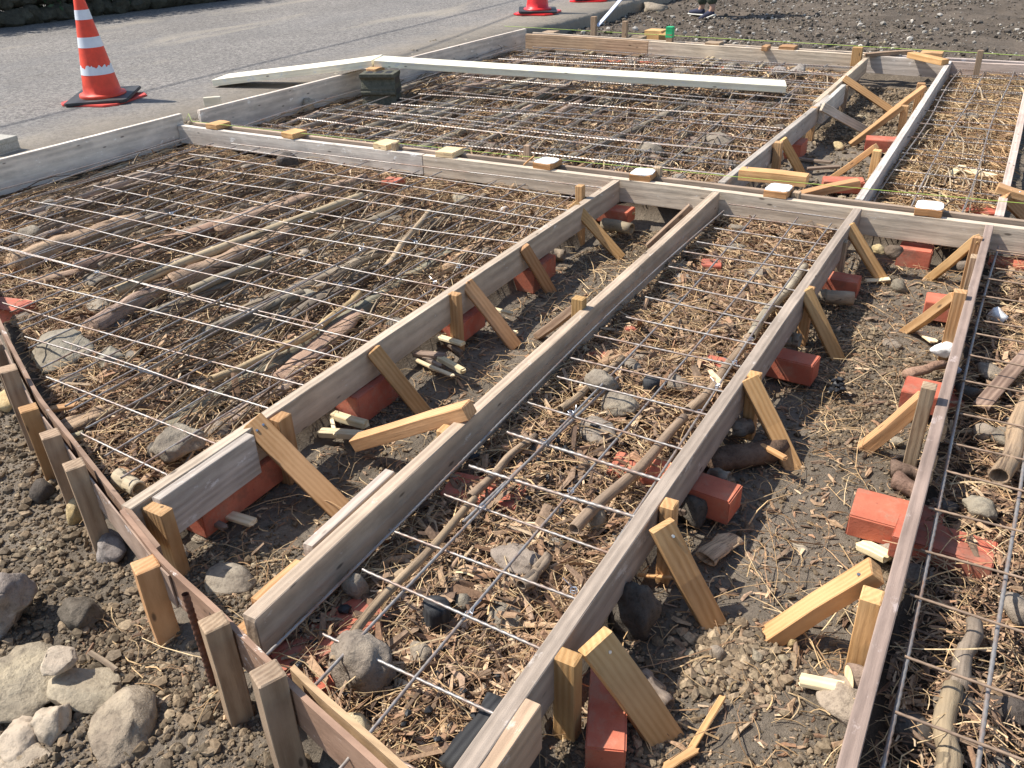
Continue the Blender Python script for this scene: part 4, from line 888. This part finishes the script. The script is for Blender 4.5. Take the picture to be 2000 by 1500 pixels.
# ------------------------------------------------------------ traffic cones
def lathe(name,prof,n=40,mat=None,parent=None,notch=None):
    V=[];Fs=[]
    for (r,z) in prof:
        for j in range(n): a=2*math.pi*j/n; V.append((r*math.cos(a),r*math.sin(a),z))
    for i in range(len(prof)-1):
        for j in range(n): k=(j+1)%n; Fs.append((i*n+j,i*n+k,i*n+n+k,i*n+n+j))
    if notch is not None: V=notch(V)
    me=bpy.data.meshes.new(name); me.from_pydata(V,[],Fs); return link(name,me,mat,parent,smooth=True)
def cone_thing(c,label,body='orange',rot=(0,0),tilt=(0,0)):
    o=bpy.data.objects.new('traffic_cone',None); COL.objects.link(o); o.location=c; tag(o,label,'traffic cone','orange traffic cones at the road edge')
    R=lambda z:.137-.104*(z-.05)/.68
    lathe('body',[(.162,.035),(.166,.05),(.164,.062),(.142,.066)]+[(R(z),z) for z in np.linspace(.07,.74,14)]+[(.028,.748),(.0,.748)],48,M[body],o)
    for k,(z0,z1) in enumerate(((.20,.268),(.385,.455),(.57,.635))):
        if k==0:
            n=96
            def torn(V):
                out=[]
                for i,v in enumerate(V):
                    if i//n==1:
                        j=i%n; a=j/n*2*math.pi; d=.012*(math.sin(a*7)>.3)+.02*max(0,math.cos(a*5+1.2)-.55)+.01*max(0,math.sin(a*17))
                        z=v[2]-d; s=(R(z)+.0015)/math.hypot(v[0],v[1]); out.append((v[0]*s,v[1]*s,z))
                    else: out.append(v)
                return out
            lathe('reflective_band',[(R(z0)+.0015,z0),(R(z1)+.0015,z1)],n,M['band'],o,torn)
        else: lathe('reflective_band',[(R(z0)+.0015,z0),(R(z1)+.0015,z1)],48,M['band'],o)
    def plate(name,s,t,z,a,mat,ch,tl):
        bm=bmesh.new(); vs=[]
        for (x,y) in [(s-ch,-s),(s,-s+ch),(s,s-ch),(s-ch,s),(-s+ch,s),(-s,s-ch),(-s,-s+ch),(-s+ch,-s)]: vs.append(bm.verts.new((x,y,0)))
        f=bm.faces.new(vs); r=bmesh.ops.extrude_face_region(bm,geom=[f]); bmesh.ops.translate(bm,vec=(0,0,t),verts=[v for v in r['geom'] if isinstance(v,bmesh.types.BMVert)])
        bmesh.ops.recalc_face_normals(bm,faces=bm.faces); bmesh.ops.bevel(bm,geom=bm.edges[:],offset=.005,segments=2,affect='EDGES')
        me=bpy.data.meshes.new(name); bm.to_mesh(me); bm.free(); q=link(name,me,M[mat],o); q.location=(0,0,z); q.rotation_euler=(tl[0],tl[1],a); return q
    plate('base_plate',.245,.018,.002,rot[0],'redplastic' if body=='orange' else 'brightred',.07,(0,0)); plate('weight_plate',.225,.022,.026,rot[1],'rubber',.02,tilt)
    return o
cone_thing(P(205,197,-.045),'orange cone with a torn lowest silver band on a twisted black weight plate',rot=(.25,.62),tilt=(.05,-.02))
cone_thing(P(1050,26,-.045),'bright red cone base at the top edge of the picture above the tall road board',body='brightred',rot=(.15,.5),tilt=(.02,.03))
cone_thing(P(1152,1,-.045),'farthest cone, only its red foot and black plate showing at the top edge',body='brightred',rot=(.3,.6))
timber('marking_lath',P(1166,52,-.19),P(1224,-14,.12),.05,.012,'white','long white-blue lath leaning from the soil up to the road edge','lath')
bpy.data.objects['marking_lath'].data.materials.clear(); bpy.data.objects['marking_lath'].data.materials.append(M['lath'])
# rubble concrete at the road edge
stone(1232,12,90,40,-.16,'concrete','broken pale concrete lump at the road edge behind the lath',.7,.7,sub=4)
stone(1275,22,70,30,-.2,'rock','low rock at the road edge left of the person',.5,.6,sub=3)
# ------------------------------------------------------------ person standing beyond the far form (legs in the picture)
def skinobj(name,pts,edges,rad,mat,parent=None,sub=2,root=0):
    me=bpy.data.meshes.new(name); me.from_pydata(pts,edges,[]); o=link(name,me,mat,parent); md=o.modifiers.new('s','SKIN'); 
    for i,r in enumerate(rad):
        r=r if isinstance(r,tuple) else (r,r); me.skin_vertices[0].data[i].radius=r
    me.skin_vertices[0].data[root].use_root=True; md.use_smooth_shade=True; s=o.modifiers.new('u','SUBSURF'); s.levels=sub; s.render_levels=sub; return o
pc=P(1367,32,-.20)
man=bpy.data.objects.new('person',None); COL.objects.link(man); man.location=pc; man.rotation_euler=(0,0,math.radians(160)); tag(man,'person in olive trousers and navy canvas shoes standing beyond the far form','person')
# local x = facing direction; left foot at origin, right foot behind
BP=[(-.12,.10,.95),(-.13,.10,1.12),(-.12,.10,1.30),(-.11,.10,1.45),(-.09,.10,1.52),(-.06,.10,1.60),(-.05,.10,1.70),
 (-.10,.02,.93),(.0,.0,.50),(-.03,.0,.10),(.03,0,.05),(-.14,.19,.93),(-.22,.22,.50),(-.38,.24,.14),(-.33,.24,.07),
 (-.11,-.08,1.43),(-.08,-.14,1.17),(.10,-.14,1.00),(.16,-.13,.97),(-.11,.28,1.43),(-.10,.34,1.17),(.08,.33,1.00),(.14,.31,.97)]
BE=[(0,1),(1,2),(2,3),(3,4),(4,5),(5,6),(0,7),(7,8),(8,9),(9,10),(0,11),(11,12),(12,13),(13,14),(3,15),(15,16),(16,17),(17,18),(3,19),(19,20),(20,21),(21,22)]
BRd=[(.13,.15),(.12,.14),(.13,.16),(.09,.12),.05,.075,.08,.085,.055,.036,.034,.085,.055,.036,.034,.05,.038,.028,.03,.05,.038,.028,.03]
skinobj('body',BP,BE,BRd,M['skin'],man)
skinobj('trousers',[BP[0],BP[7],(.0,0,.50),(-.03,0,.12),BP[11],(-.22,.22,.50),(-.385,.24,.17)],[(0,1),(1,2),(2,3),(0,4),(4,5),(5,6)],[(.155,.175),.10,.075,.070,.10,.075,.070],M['trousers'],man)
skinobj('shirt',[(-.12,.10,1.0),BP[1],BP[2],(-.11,.10,1.44),BP[15],BP[16],(.06,-.14,1.04),BP[19],BP[20],(.04,.33,1.04)],[(0,1),(1,2),(2,3),(3,4),(4,5),(5,6),(3,7),(7,8),(8,9)],[(.14,.16),(.135,.155),(.145,.175),(.10,.13),.06,.05,.04,.06,.05,.04],M['shirt'],man)
for (ox,oy,oz,ry) in ((0,0,0,0),(-.35,.24,.02,.35)):
    s=skinobj('shoe',[(-.07,0,.045),(0,0,.05),(.10,0,.035),(.17,0,.03)],[(0,1),(1,2),(2,3)],[(.04,.045),(.042,.045),(.046,.03),(.035,.022)],M['shoe'],man); s.location=(ox,oy,oz+.012); s.rotation_euler=(0,ry,0)
    q=skinobj('sole',[(-.08,0,.010),(.0,0,.010),(.10,0,.010),(.185,0,.012)],[(0,1),(1,2),(2,3)],[(.045,.014),(.042,.014),(.052,.014),(.040,.014)],M['sole'],s)
V,Fc=ICO[3]; V2=V*np.array([.10,.085,.09]); V2=V2[:,:]; q=link('hair',npmesh('hair',V2,Fc,3),M['hair'],man,smooth=True); q.location=(-.075,.10,1.735)
for sy in (-.032,.032):
    q=link('eye',npmesh('eye',ICO[2][0]*.011,ICO[2][1],3),M['sole'],man,smooth=True); q.location=(.022,.10+sy,1.68)
q=link('nose',npmesh('nose',ICO[2][0]*np.array([.018,.013,.022]),ICO[2][1],3),M['skin'],man,smooth=True); q.location=(.032,.10,1.655)
# ------------------------------------------------------------ dark wall and shrubs beyond the road
def scatter_rocks(name,centres,sizes,ang,mat,label,cat,sub=2,col=None,kind=None):
    Vs=[];Fs=[];b=0; V0,F0=ICO[sub]
    for c,s in zip(centres,sizes):
        v=rockverts(V0,ang,.06)*np.array(s); a=RS.rand()*6.28; v=v@np.array([[math.cos(a),math.sin(a),0],[-math.sin(a),math.cos(a),0],[0,0,1]]).T+np.array(c); Vs.append(v);Fs.append(F0+b);b+=len(v)
    o=link(name,npmesh(name,np.concatenate(Vs),np.concatenate(Fs),3),M[mat],None,col); return tag(o,label,cat,None,kind)
w0=P(0,58,-.06);w1_=P(430,6,-.06); cs=[];ss=[]
for i in range(60):
    for k in range(5):
        t=-.6+i*.045; c=w0.lerp(w1_,t); cs.append((c.x-.12-.05*k+RS.uniform(-.05,.05),c.y,-.05+.10+k*.2)); ss.append((RS.uniform(.14,.2),RS.uniform(.14,.2),RS.uniform(.12,.15)))
scatter_rocks('stone_wall',cs,ss,.8,'darkrock','dark old stone wall in shade across the road','wall',col=(.8,.85,.75))
def leaves(name,c,rad,n,label,s=.035,parent=None):
    d=RS.randn(n,3); d/=np.linalg.norm(d,axis=1)[:,None]; rr=RS.rand(n,1)**.4; lump=1+.3*np.sin(d[:,:1]*5+d[:,1:2]*4); p=d*rr*lump*np.array(rad)+np.array(c)
    u=RS.randn(n,3); u/=np.linalg.norm(u,axis=1)[:,None]; w=np.cross(u,RS.randn(n,3)); w/=np.linalg.norm(w,axis=1)[:,None]; L=s*RS.uniform(.6,1.4,(n,1))
    V=np.stack([p-u*L,p-w*L*.45,p+u*L,p+w*L*.45],1).reshape(-1,3); Fc=np.arange(n*4).reshape(n,4); return link(name,npmesh(name,V,Fc,4),M['leafdark'],parent)
for i,t in enumerate((-.25,.05,.35,.65,.95)):
    c=w0.lerp(w1_,t); o=leaves('shrub',(c.x-.45,c.y+.2,.75),(.5,1.25,.75),9000,None,s=.04); tag(o,['dark shrub on the wall at the far left outside the frame','dark shrub on the wall behind the striped cone','dark shrub on the wall right of the striped cone','dark shrub on the wall where it meets the top edge','dark shrub at the right end of the old wall'][i],'shrub','shrubs on the old stone wall')
    pole((c.x-.55,c.y+.2,-.1),(c.x-.55,c.y+.2,1.1),.04,'bark',None,'log',parent=None).parent=o
# low weeds at the wall foot
# overhead cables whose shadows cross the road
for k,(a,b) in enumerate((((10,250),(1000,3)),((800,105),(990,35)))):
    A=P(*a,-.05);B=P(*b,-.05); d=(B-A).normalized(); h=6.2; off=Vector((-SUN.x/-SUN.z*h,-SUN.y/-SUN.z*h,h)); A2=A-d*(9 if k==0 else 0)+off; B2=B+d*12+off; 
    if k==1: A2=A-d*.4+off
    cord('power_cable',[A2,B2],.015,'cable','overhead cable above the road out of the picture, %s one'%('longer' if k==0 else 'shorter'),'cable','overhead cables casting thin shadows')
# ------------------------------------------------------------ stuff: chips, straw, gravel, crumbs
def samp(n,x0,x1,y0,y1,test):
    xs_=[];ys_=[];c=0
    while c<n:
        x=RS.uniform(x0,x1,n*2);y=RS.uniform(y0,y1,n*2);k=test(x,y); xs_.append(x[k]);ys_.append(y[k]);c+=k.sum()
    return np.concatenate(xs_)[:n],np.concatenate(ys_)[:n]
PAL=np.array([1.02,1.0,.98])*np.array([(.38,.25,.155),(.30,.185,.115),(.50,.345,.215),(.22,.135,.085),(.60,.45,.295),(.36,.21,.125),(.27,.19,.13),(.15,.10,.07),(.44,.30,.19),(.34,.235,.16)])
def chips(name,x,y,L,W,T,lift,label,pal=PAL,tilt=.33,bend=.12,cat=None,mat='chip',ydir=None):
    n=len(x); z=gz(x,y)+RS.rand(n)**1.3*lift; a=RS.rand(n)*2*np.pi
    if ydir is not None: a=np.where(RS.rand(n)<ydir,np.pi/2+RS.randn(n)*.35,a)
    el=RS.randn(n)*tilt*.6; ro=RS.randn(n)*tilt*1.2
    u=np.stack([np.cos(a)*np.cos(el),np.sin(a)*np.cos(el),np.sin(el)],1); s=np.stack([-np.sin(a),np.cos(a),np.zeros(n)],1); up=np.cross(u,s)
    s2=s*np.cos(ro)[:,None]+up*np.sin(ro)[:,None]; up2=np.cross(u,s2)
    z=np.maximum(z,gz(x,y)+np.abs(np.sin(el))*L*.35); c=np.stack([x,y,z],1); V=[]
    bd=RS.randn(n)*bend*L
    for t,wf in ((-.5,.35+.5*RS.rand(n)),(0.,np.ones(n)),(.5,.3+.5*RS.rand(n))):
        ce=c+u*(t*L)[:,None]+s2*((bd if t==0 else 0*bd))[:,None]+up2*((np.abs(bd)*.5 if t==0 else 0*bd))[:,None]
        V+= [ce-s2*(W*wf*.5)[:,None],ce+s2*(W*wf*.5)[:,None],ce+up2*(T*(.5+.5*wf))[:,None]+s2*(W*.2*RS.randn(n))[:,None]]
    V=np.stack(V,1).reshape(-1,3); b=(np.arange(n)*9)[:,None]; f=[]
    for s_ in (0,3):
        f+= [(s_+0,s_+3,s_+5,s_+2),(s_+2,s_+5,s_+4,s_+1),(s_+1,s_+4,s_+3,s_+0)]
    Fc=(b[:,None,:]+np.array(f)[None]).reshape(-1,4)
    me=npmesh(name,V,Fc,4); col=pal[RS.randint(0,len(pal),n)]*RS.uniform(.6,1.35,(n,1)); settint(me,np.repeat(col,9,0)); o=link(name,me,M[mat]); tag(o,label,cat,kind='stuff'); return o
def bayI(i): return lambda x,y: inbay(x-.028,y-.03)[i]&inbay(x+.04,y+.03)[i]
def chipbay(i,n,x0,x1,y0,y1,label,sc=1.,pal=PAL,lift=.03,dens=None):
    t=bayI(i); 
    tt=(lambda x,y:t(x,y)&(RS.rand(len(x))<np.clip(.38+1.5*(fbm(x*2.6,y*2.6,17+i,3)+.22),.12,1.))) if dens is None else t
    x,y=samp(n,x0,x1,y0,y1,tt); L=np.clip(np.exp(RS.randn(n)*.6)*.023*sc,.007,.13); W=L*RS.uniform(.05,.26,n)**1.15+.0012; chips('wood_chips',x,y,L,W,W*.16,lift,label,pal,tilt=.5)
chipbay(0,85000,-4.7,-1.6,.9,3.8,'brown bark and wood chips covering the left bay',1.1)
chipbay(1,40000,-1.115,-.515,.5,3.8,'reddish brown wood chips covering the middle bay',1.45,lift=.035)
chipbay(2,26000,-.007,.9,.4,3.8,'wood chips covering the bay at the right edge',1.05)
chipbay(3,52000,-4.85,-1.13,3.9,8.2,'wood chips covering the far bay',1.5)
chipbay(4,10000,-.55,.02,3.9,7.65,'pale wood chips covering the far right bay',1.5,pal=PAL*1.0)
# straw and fibres
def fibres(name,x,y,L,r,lift,label,pal,ydir=None,curl=.35):
    n=len(x); k=5; a=RS.rand(n)*2*np.pi
    if ydir: a=np.pi/2+RS.randn(n)*ydir
    a=a; z0=gz(x,y)+RS.rand(n)*lift+.002; da=RS.randn(n)*curl*.5; el=RS.randn(n)*.12; Vr=[]; px_,py_,pz_=x-np.cos(a)*L/2,y-np.sin(a)*L/2,z0.copy()
    for i in range(k):
        t=i/(k-1); w=r*(1-.45*t)
        ax=np.stack([-np.sin(a),np.cos(a),np.zeros(n)],1); c=np.stack([px_,py_,pz_+np.sin(t*np.pi)*L*.10],1)
        for j in range(3):
            th=2*np.pi*j/3; Vr.append(c+ax*(w*math.cos(th))[:,None]+np.array([0,0,1.])*(w*math.sin(th))[:,None])
        px_=px_+np.cos(a)*L/(k-1); py_=py_+np.sin(a)*L/(k-1); pz_=pz_+np.sin(el)*L/(k-1)*.5; a=a+da+RS.randn(n)*curl*.3
    V=np.stack(Vr,1).reshape(-1,3); f=[(3*i+j,3*i+(j+1)%3,3*i+3+(j+1)%3,3*i+3+j) for i in range(k-1) for j in range(3)]
    Fc=((np.arange(n)*3*k)[:,None,None]+np.array(f)[None]).reshape(-1,4); me=npmesh(name,V,Fc,4); settint(me,np.repeat(pal[RS.randint(0,len(pal),n)]*RS.uniform(.7,1.25,(n,1)),3*k,0)); return tag(link(name,me,M['chip']),label,kind='stuff')
SPAL=np.array([1.05,.98,.90])*np.array([(.64,.48,.28),(.54,.38,.21),(.42,.28,.16),(.70,.56,.35),(.32,.21,.13)])
def strawbay(i,n,x0,x1,y0,y1,label,lm=.08,r=.0011,pal=SPAL):
    x,y=samp(n,x0,x1,y0,y1,bayI(i)); fibres('straw',x,y,np.clip(np.exp(RS.randn(n)*.5)*lm,.03,.28),r*np.exp(RS.randn(n)*.35),.045,label,pal)
strawbay(0,13000,-4.9,-1.6,.9,3.8,'thin dry straw scattered over the left bay')
strawbay(1,5200,-1.115,-.515,.5,3.8,'thin dry straw scattered over the middle bay')
strawbay(2,4500,-.007,.9,.4,3.8,'dry straw over the bay at the right edge',pal=SPAL*1.1)
strawbay(3,8000,-4.85,-1.13,3.9,8.2,'dry straw over the far bay',r=.002)
strawbay(4,6500,-.55,.02,3.9,7.65,'thick pale straw over the far right bay',lm=.12,r=.0022,pal=SPAL*.95)
for i_,n_,bx_,lb_ in ((0,1100,(-4.7,-1.6,.9,3.8),'dark thin dry stalks lying lengthwise in the left bay'),(3,1300,(-4.6,-1.13,3.9,8.),'dark thin dry stalks lying lengthwise in the far bay'),(4,200,(-.55,.02,3.9,7.65),'dark thin dry stalks in the far right bay')):
    x,y=samp(n_,*bx_,lambda x,y:inbay(x-.05,y-.33)[i_]&inbay(x+.12,y+.3)[i_]&inbay(x-.12,y+.3)[i_]); fibres('dry_stalks',x,y,RS.uniform(.12,.5,n_),RS.uniform(.0018,.0058,n_),.05,lb_,np.array([(.22,.17,.12),(.33,.26,.18),(.14,.10,.075),(.42,.33,.22)]),ydir=.22,curl=.05)
def soiltest(x,y):
    b=inbay(x,y); return ~(b[0]|b[1]|b[2]|b[3]|b[4])&(x>-4.85)&((y>strip_y(x)+.03)|(y<strip_y(x)-.05))
x,y=samp(1700,-1.58,-.02,.7,3.75,soiltest); n=len(x); fibres('straw',x,y,np.clip(np.exp(RS.randn(n)*.7)*.07,.02,.35),.0012*np.exp(RS.randn(n)*.3),.01,'loose straws and roots on the soil of the two trenches',SPAL,curl=.6)
x,y=samp(3200,-1.58,-.02,.7,3.75,soiltest); n=len(x); L=np.clip(np.exp(RS.randn(n)*.5)*.018,.006,.06); chips('wood_chips',x,y,L,L*.25+.001,L*.08,.004,'sparse chips on the soil of the two trenches')
# gravel
GP=.80*np.array([1.08,1.,.86])*np.array([(.25,.20,.15),(.31,.25,.19),(.18,.15,.115),(.35,.29,.22),(.27,.215,.16),(.22,.185,.15)])
def gravel(name,x,y,s,label,pal=GP,sink=.3):
    n=len(x); V0,F0=ICO[1]; ax=RS.uniform(.6,1.25,(n,1,3))*s[:,None,None]; jit=1+RS.uniform(-.38,.30,(n,len(V0),1)); V=V0[None]*jit*ax
    a=RS.rand(n)*6.28; R=np.zeros((n,3,3)); R[:,0,0]=np.cos(a);R[:,0,1]=-np.sin(a);R[:,1,0]=np.sin(a);R[:,1,1]=np.cos(a);R[:,2,2]=.8
    V=np.einsum('nij,nvj->nvi',R,V); V+=np.stack([x,y,gz(x,y)+s*(1-2*sink)*.8],1)[:,None]; Fc=(F0[None]+(np.arange(n)*len(V0))[:,None,None]).reshape(-1,3)
    me=npmesh(name,V.reshape(-1,3),Fc,3); col=pal[RS.randint(0,len(pal),n)]*RS.uniform(.65,1.3,(n,1)); lt=RS.rand(n)<.02; col[lt]=np.array([.40,.33,.22])*RS.uniform(.7,1.2,(lt.sum(),1)); settint(me,np.repeat(col,len(V0),0)); return tag(link(name,me,M['gravel']),label,kind='stuff')
def gs_(n,m,sg=.5,lo=.0015,hi=.02): return np.clip(np.exp(RS.randn(n)*sg)*m,lo,hi)
dn=lambda s,th,k:(lambda x,y: soiltest(x,y)&(RS.rand(len(x))<np.clip(.10+k*(fbm(x*2.2,y*2.2,s,3)+th),.04,1)))
x,y=samp(46000,-3.2,.1,.0,1.8,lambda x,y:(y<strip_y(x)-.012)&(RS.rand(len(x))<np.clip(.35+2*(fbm(x*2.2,y*2.2,31,3)+.3),.1,1))); gravel('gravel',x,y,gs_(46000,.0031,.68,.001,.017),'brown gravelly soil outside the plywood at the lower left')
x,y=samp(26000,-1.58,-1.12,.7,3.75,dn(32,.0,3.)); gravel('gravel',x,y,gs_(26000,.0022,.62,.0008,.012),'brown crumbs and gravel in the left trench')
x,y=samp(50000,-.50,-.02,.5,3.75,dn(33,-.02,3.2)); gravel('gravel',x,y,gs_(50000,.0021,.66,.0008,.013),'brown crumbs and gravel in the wide trench')
x,y=samp(9000,-1.12,-.55,3.9,7.6,dn(34,.1,2.)); gravel('gravel',x,y,gs_(9000,.007,.5),'crumbs and gravel in the far trench')
x,y=samp(26000,-4.7,3.5,7.95,13.5,lambda x,y:(RS.rand(len(x))<np.clip(.5+2*fbm(x*1.3,y*1.3,4,3),.05,1))); gravel('gravel',x,y,gs_(26000,.0065,.65,.002,.035),'dark soil clods and pale pebbles beyond the far form',np.array([(.13,.105,.08),(.17,.14,.105),(.10,.085,.07),(.15,.125,.10),(.19,.155,.12),(.46,.42,.36)]))
x,y=samp(6000,-5.3,-4.4,1.,8.,lambda x,y:x<np.interp(y,[1.2,3.84,7.93],[-4.80,-4.67,-4.42])); gravel('gravel',x,y,gs_(6000,.005,.5),'sandy grit between the road and the tall boards',np.array([(.34,.28,.2),(.25,.21,.16),(.40,.35,.27)]))
p=P(1430,1295,SOIL); n=1500; gravel('gravel',p.x+RS.randn(n)*.055,p.y+RS.randn(n)*.045,gs_(n,.0048,.55,.002,.016),'heap of crumbs and pebbles between two braces in the wide trench',GP*1.25)
# rubble inside the bays
def rub(i,n,x0,x1,y0,y1,m_,label):
    x,y=samp(n,x0,x1,y0,y1,bayI(i)); s=gs_(n,m_,.45,.008,.05); V0,F0=ICO[2]; Vs=[];Fs=[]
    for k in range(n):
        v=rockverts(V0,.4,.06)*s[k]*np.array([1.2,.95,.75]); Vs.append(v+np.array([x[k],y[k],gz(x[k],y[k])+s[k]*.2])); Fs.append(F0+k*len(V0))
    me=npmesh('rubble',np.concatenate(Vs),np.concatenate(Fs),3); settint(me,np.repeat(np.array([(.23,.19,.15),(.30,.26,.21),(.15,.13,.11)])[RS.randint(0,3,n)]*RS.uniform(.7,1.3,(n,1)),len(V0),0)); tag(link('rubble',me,M['gravel'],smooth=True),label,kind='stuff')
rub(0,260,-4.8,-1.65,1.2,3.7,.026,'small rubble stones mixed through the left bay')
rub(1,90,-1.08,-.55,.7,3.7,.020,'small rubble stones mixed through the middle bay')
rub(2,60,.02,.8,.7,3.7,.022,'small rubble stones mixed through the right bay')
rub(3,420,-4.6,-1.2,4.,7.8,.034,'small rubble stones mixed through the far bay')
rub(4,60,-.5,.0,4.,7.6,.028,'small rubble stones mixed through the far right bay')
# charcoal crumbs
cx=[];cy=[]
for (px,py,n,sg) in [(745,1395,26,.05),(900,1320,26,.06),(660,1330,40,.05),(1100,960,40,.07),(1380,720,14,.03),(1130,880,20,.06),(960,930,30,.04),(1300,600,24,.08),(640,1230,60,.04),(930,1440,50,.05),(1250,640,15,.06),(1640,735,60,.015)]:
    p=P(px,py,FILL); cx.append(p.x+RS.randn(n)*sg);cy.append(p.y+RS.randn(n)*sg)
cx=np.concatenate(cx);cy=np.concatenate(cy); o=gravel('charcoal',cx,cy,gs_(len(cx),.0055,.5,.002,.014),'black charcoal crumbs in the middle bay',np.array([(.02,.021,.024)]),sink=-2.0); o.data.materials.clear(); o.data.materials.append(M['char_and_shade'])
# lichen/yellow crust on the big round stone
st=[o for o in COL.objects if o.get('label','').startswith('large round stone with a yellow')][0]
V,Fc=ICO[3]; v=rockverts(V,.4,.1)*np.array([.03,.012,.022]); q=link('yellow_crust',npmesh('yellow_crust',rockverts(ICO[3][0],.4,.1)*np.array([.026,.020,.008]),ICO[3][1],3),M['yellowrock'],None,(1.15,1.1,.85),smooth=True)
bpy.context.view_layer.update(); c=st.matrix_world.translation; dv=(Vector((0.05,0.35,CAMZ*.35))-c).normalized(); R_=dv.to_track_quat('Z','Y').to_matrix().to_4x4(); hit=st.ray_cast(st.matrix_world.inverted()@(c+dv*1.),(st.matrix_world.inverted().to_3x3()@(-dv)).normalized()); R_.translation=(st.matrix_world@hit[1] if hit[0] else c+dv*.04)-dv*.003
R_.translation=R_.translation-dv*.006; q.matrix_world=R_; q.parent=st; q.matrix_parent_inverse=st.matrix_world.inverted()
# duplicates check
seen={}
for o in COL.objects:
    if o.parent is None and 'label' in o: seen.setdefault(o['label'],[]).append(o.name)
print('LONG',[l for l in seen if len(l.split())>16]); print('DUP',[k for k,v in seen.items() if len(v)>1],'N',len(COL.objects))
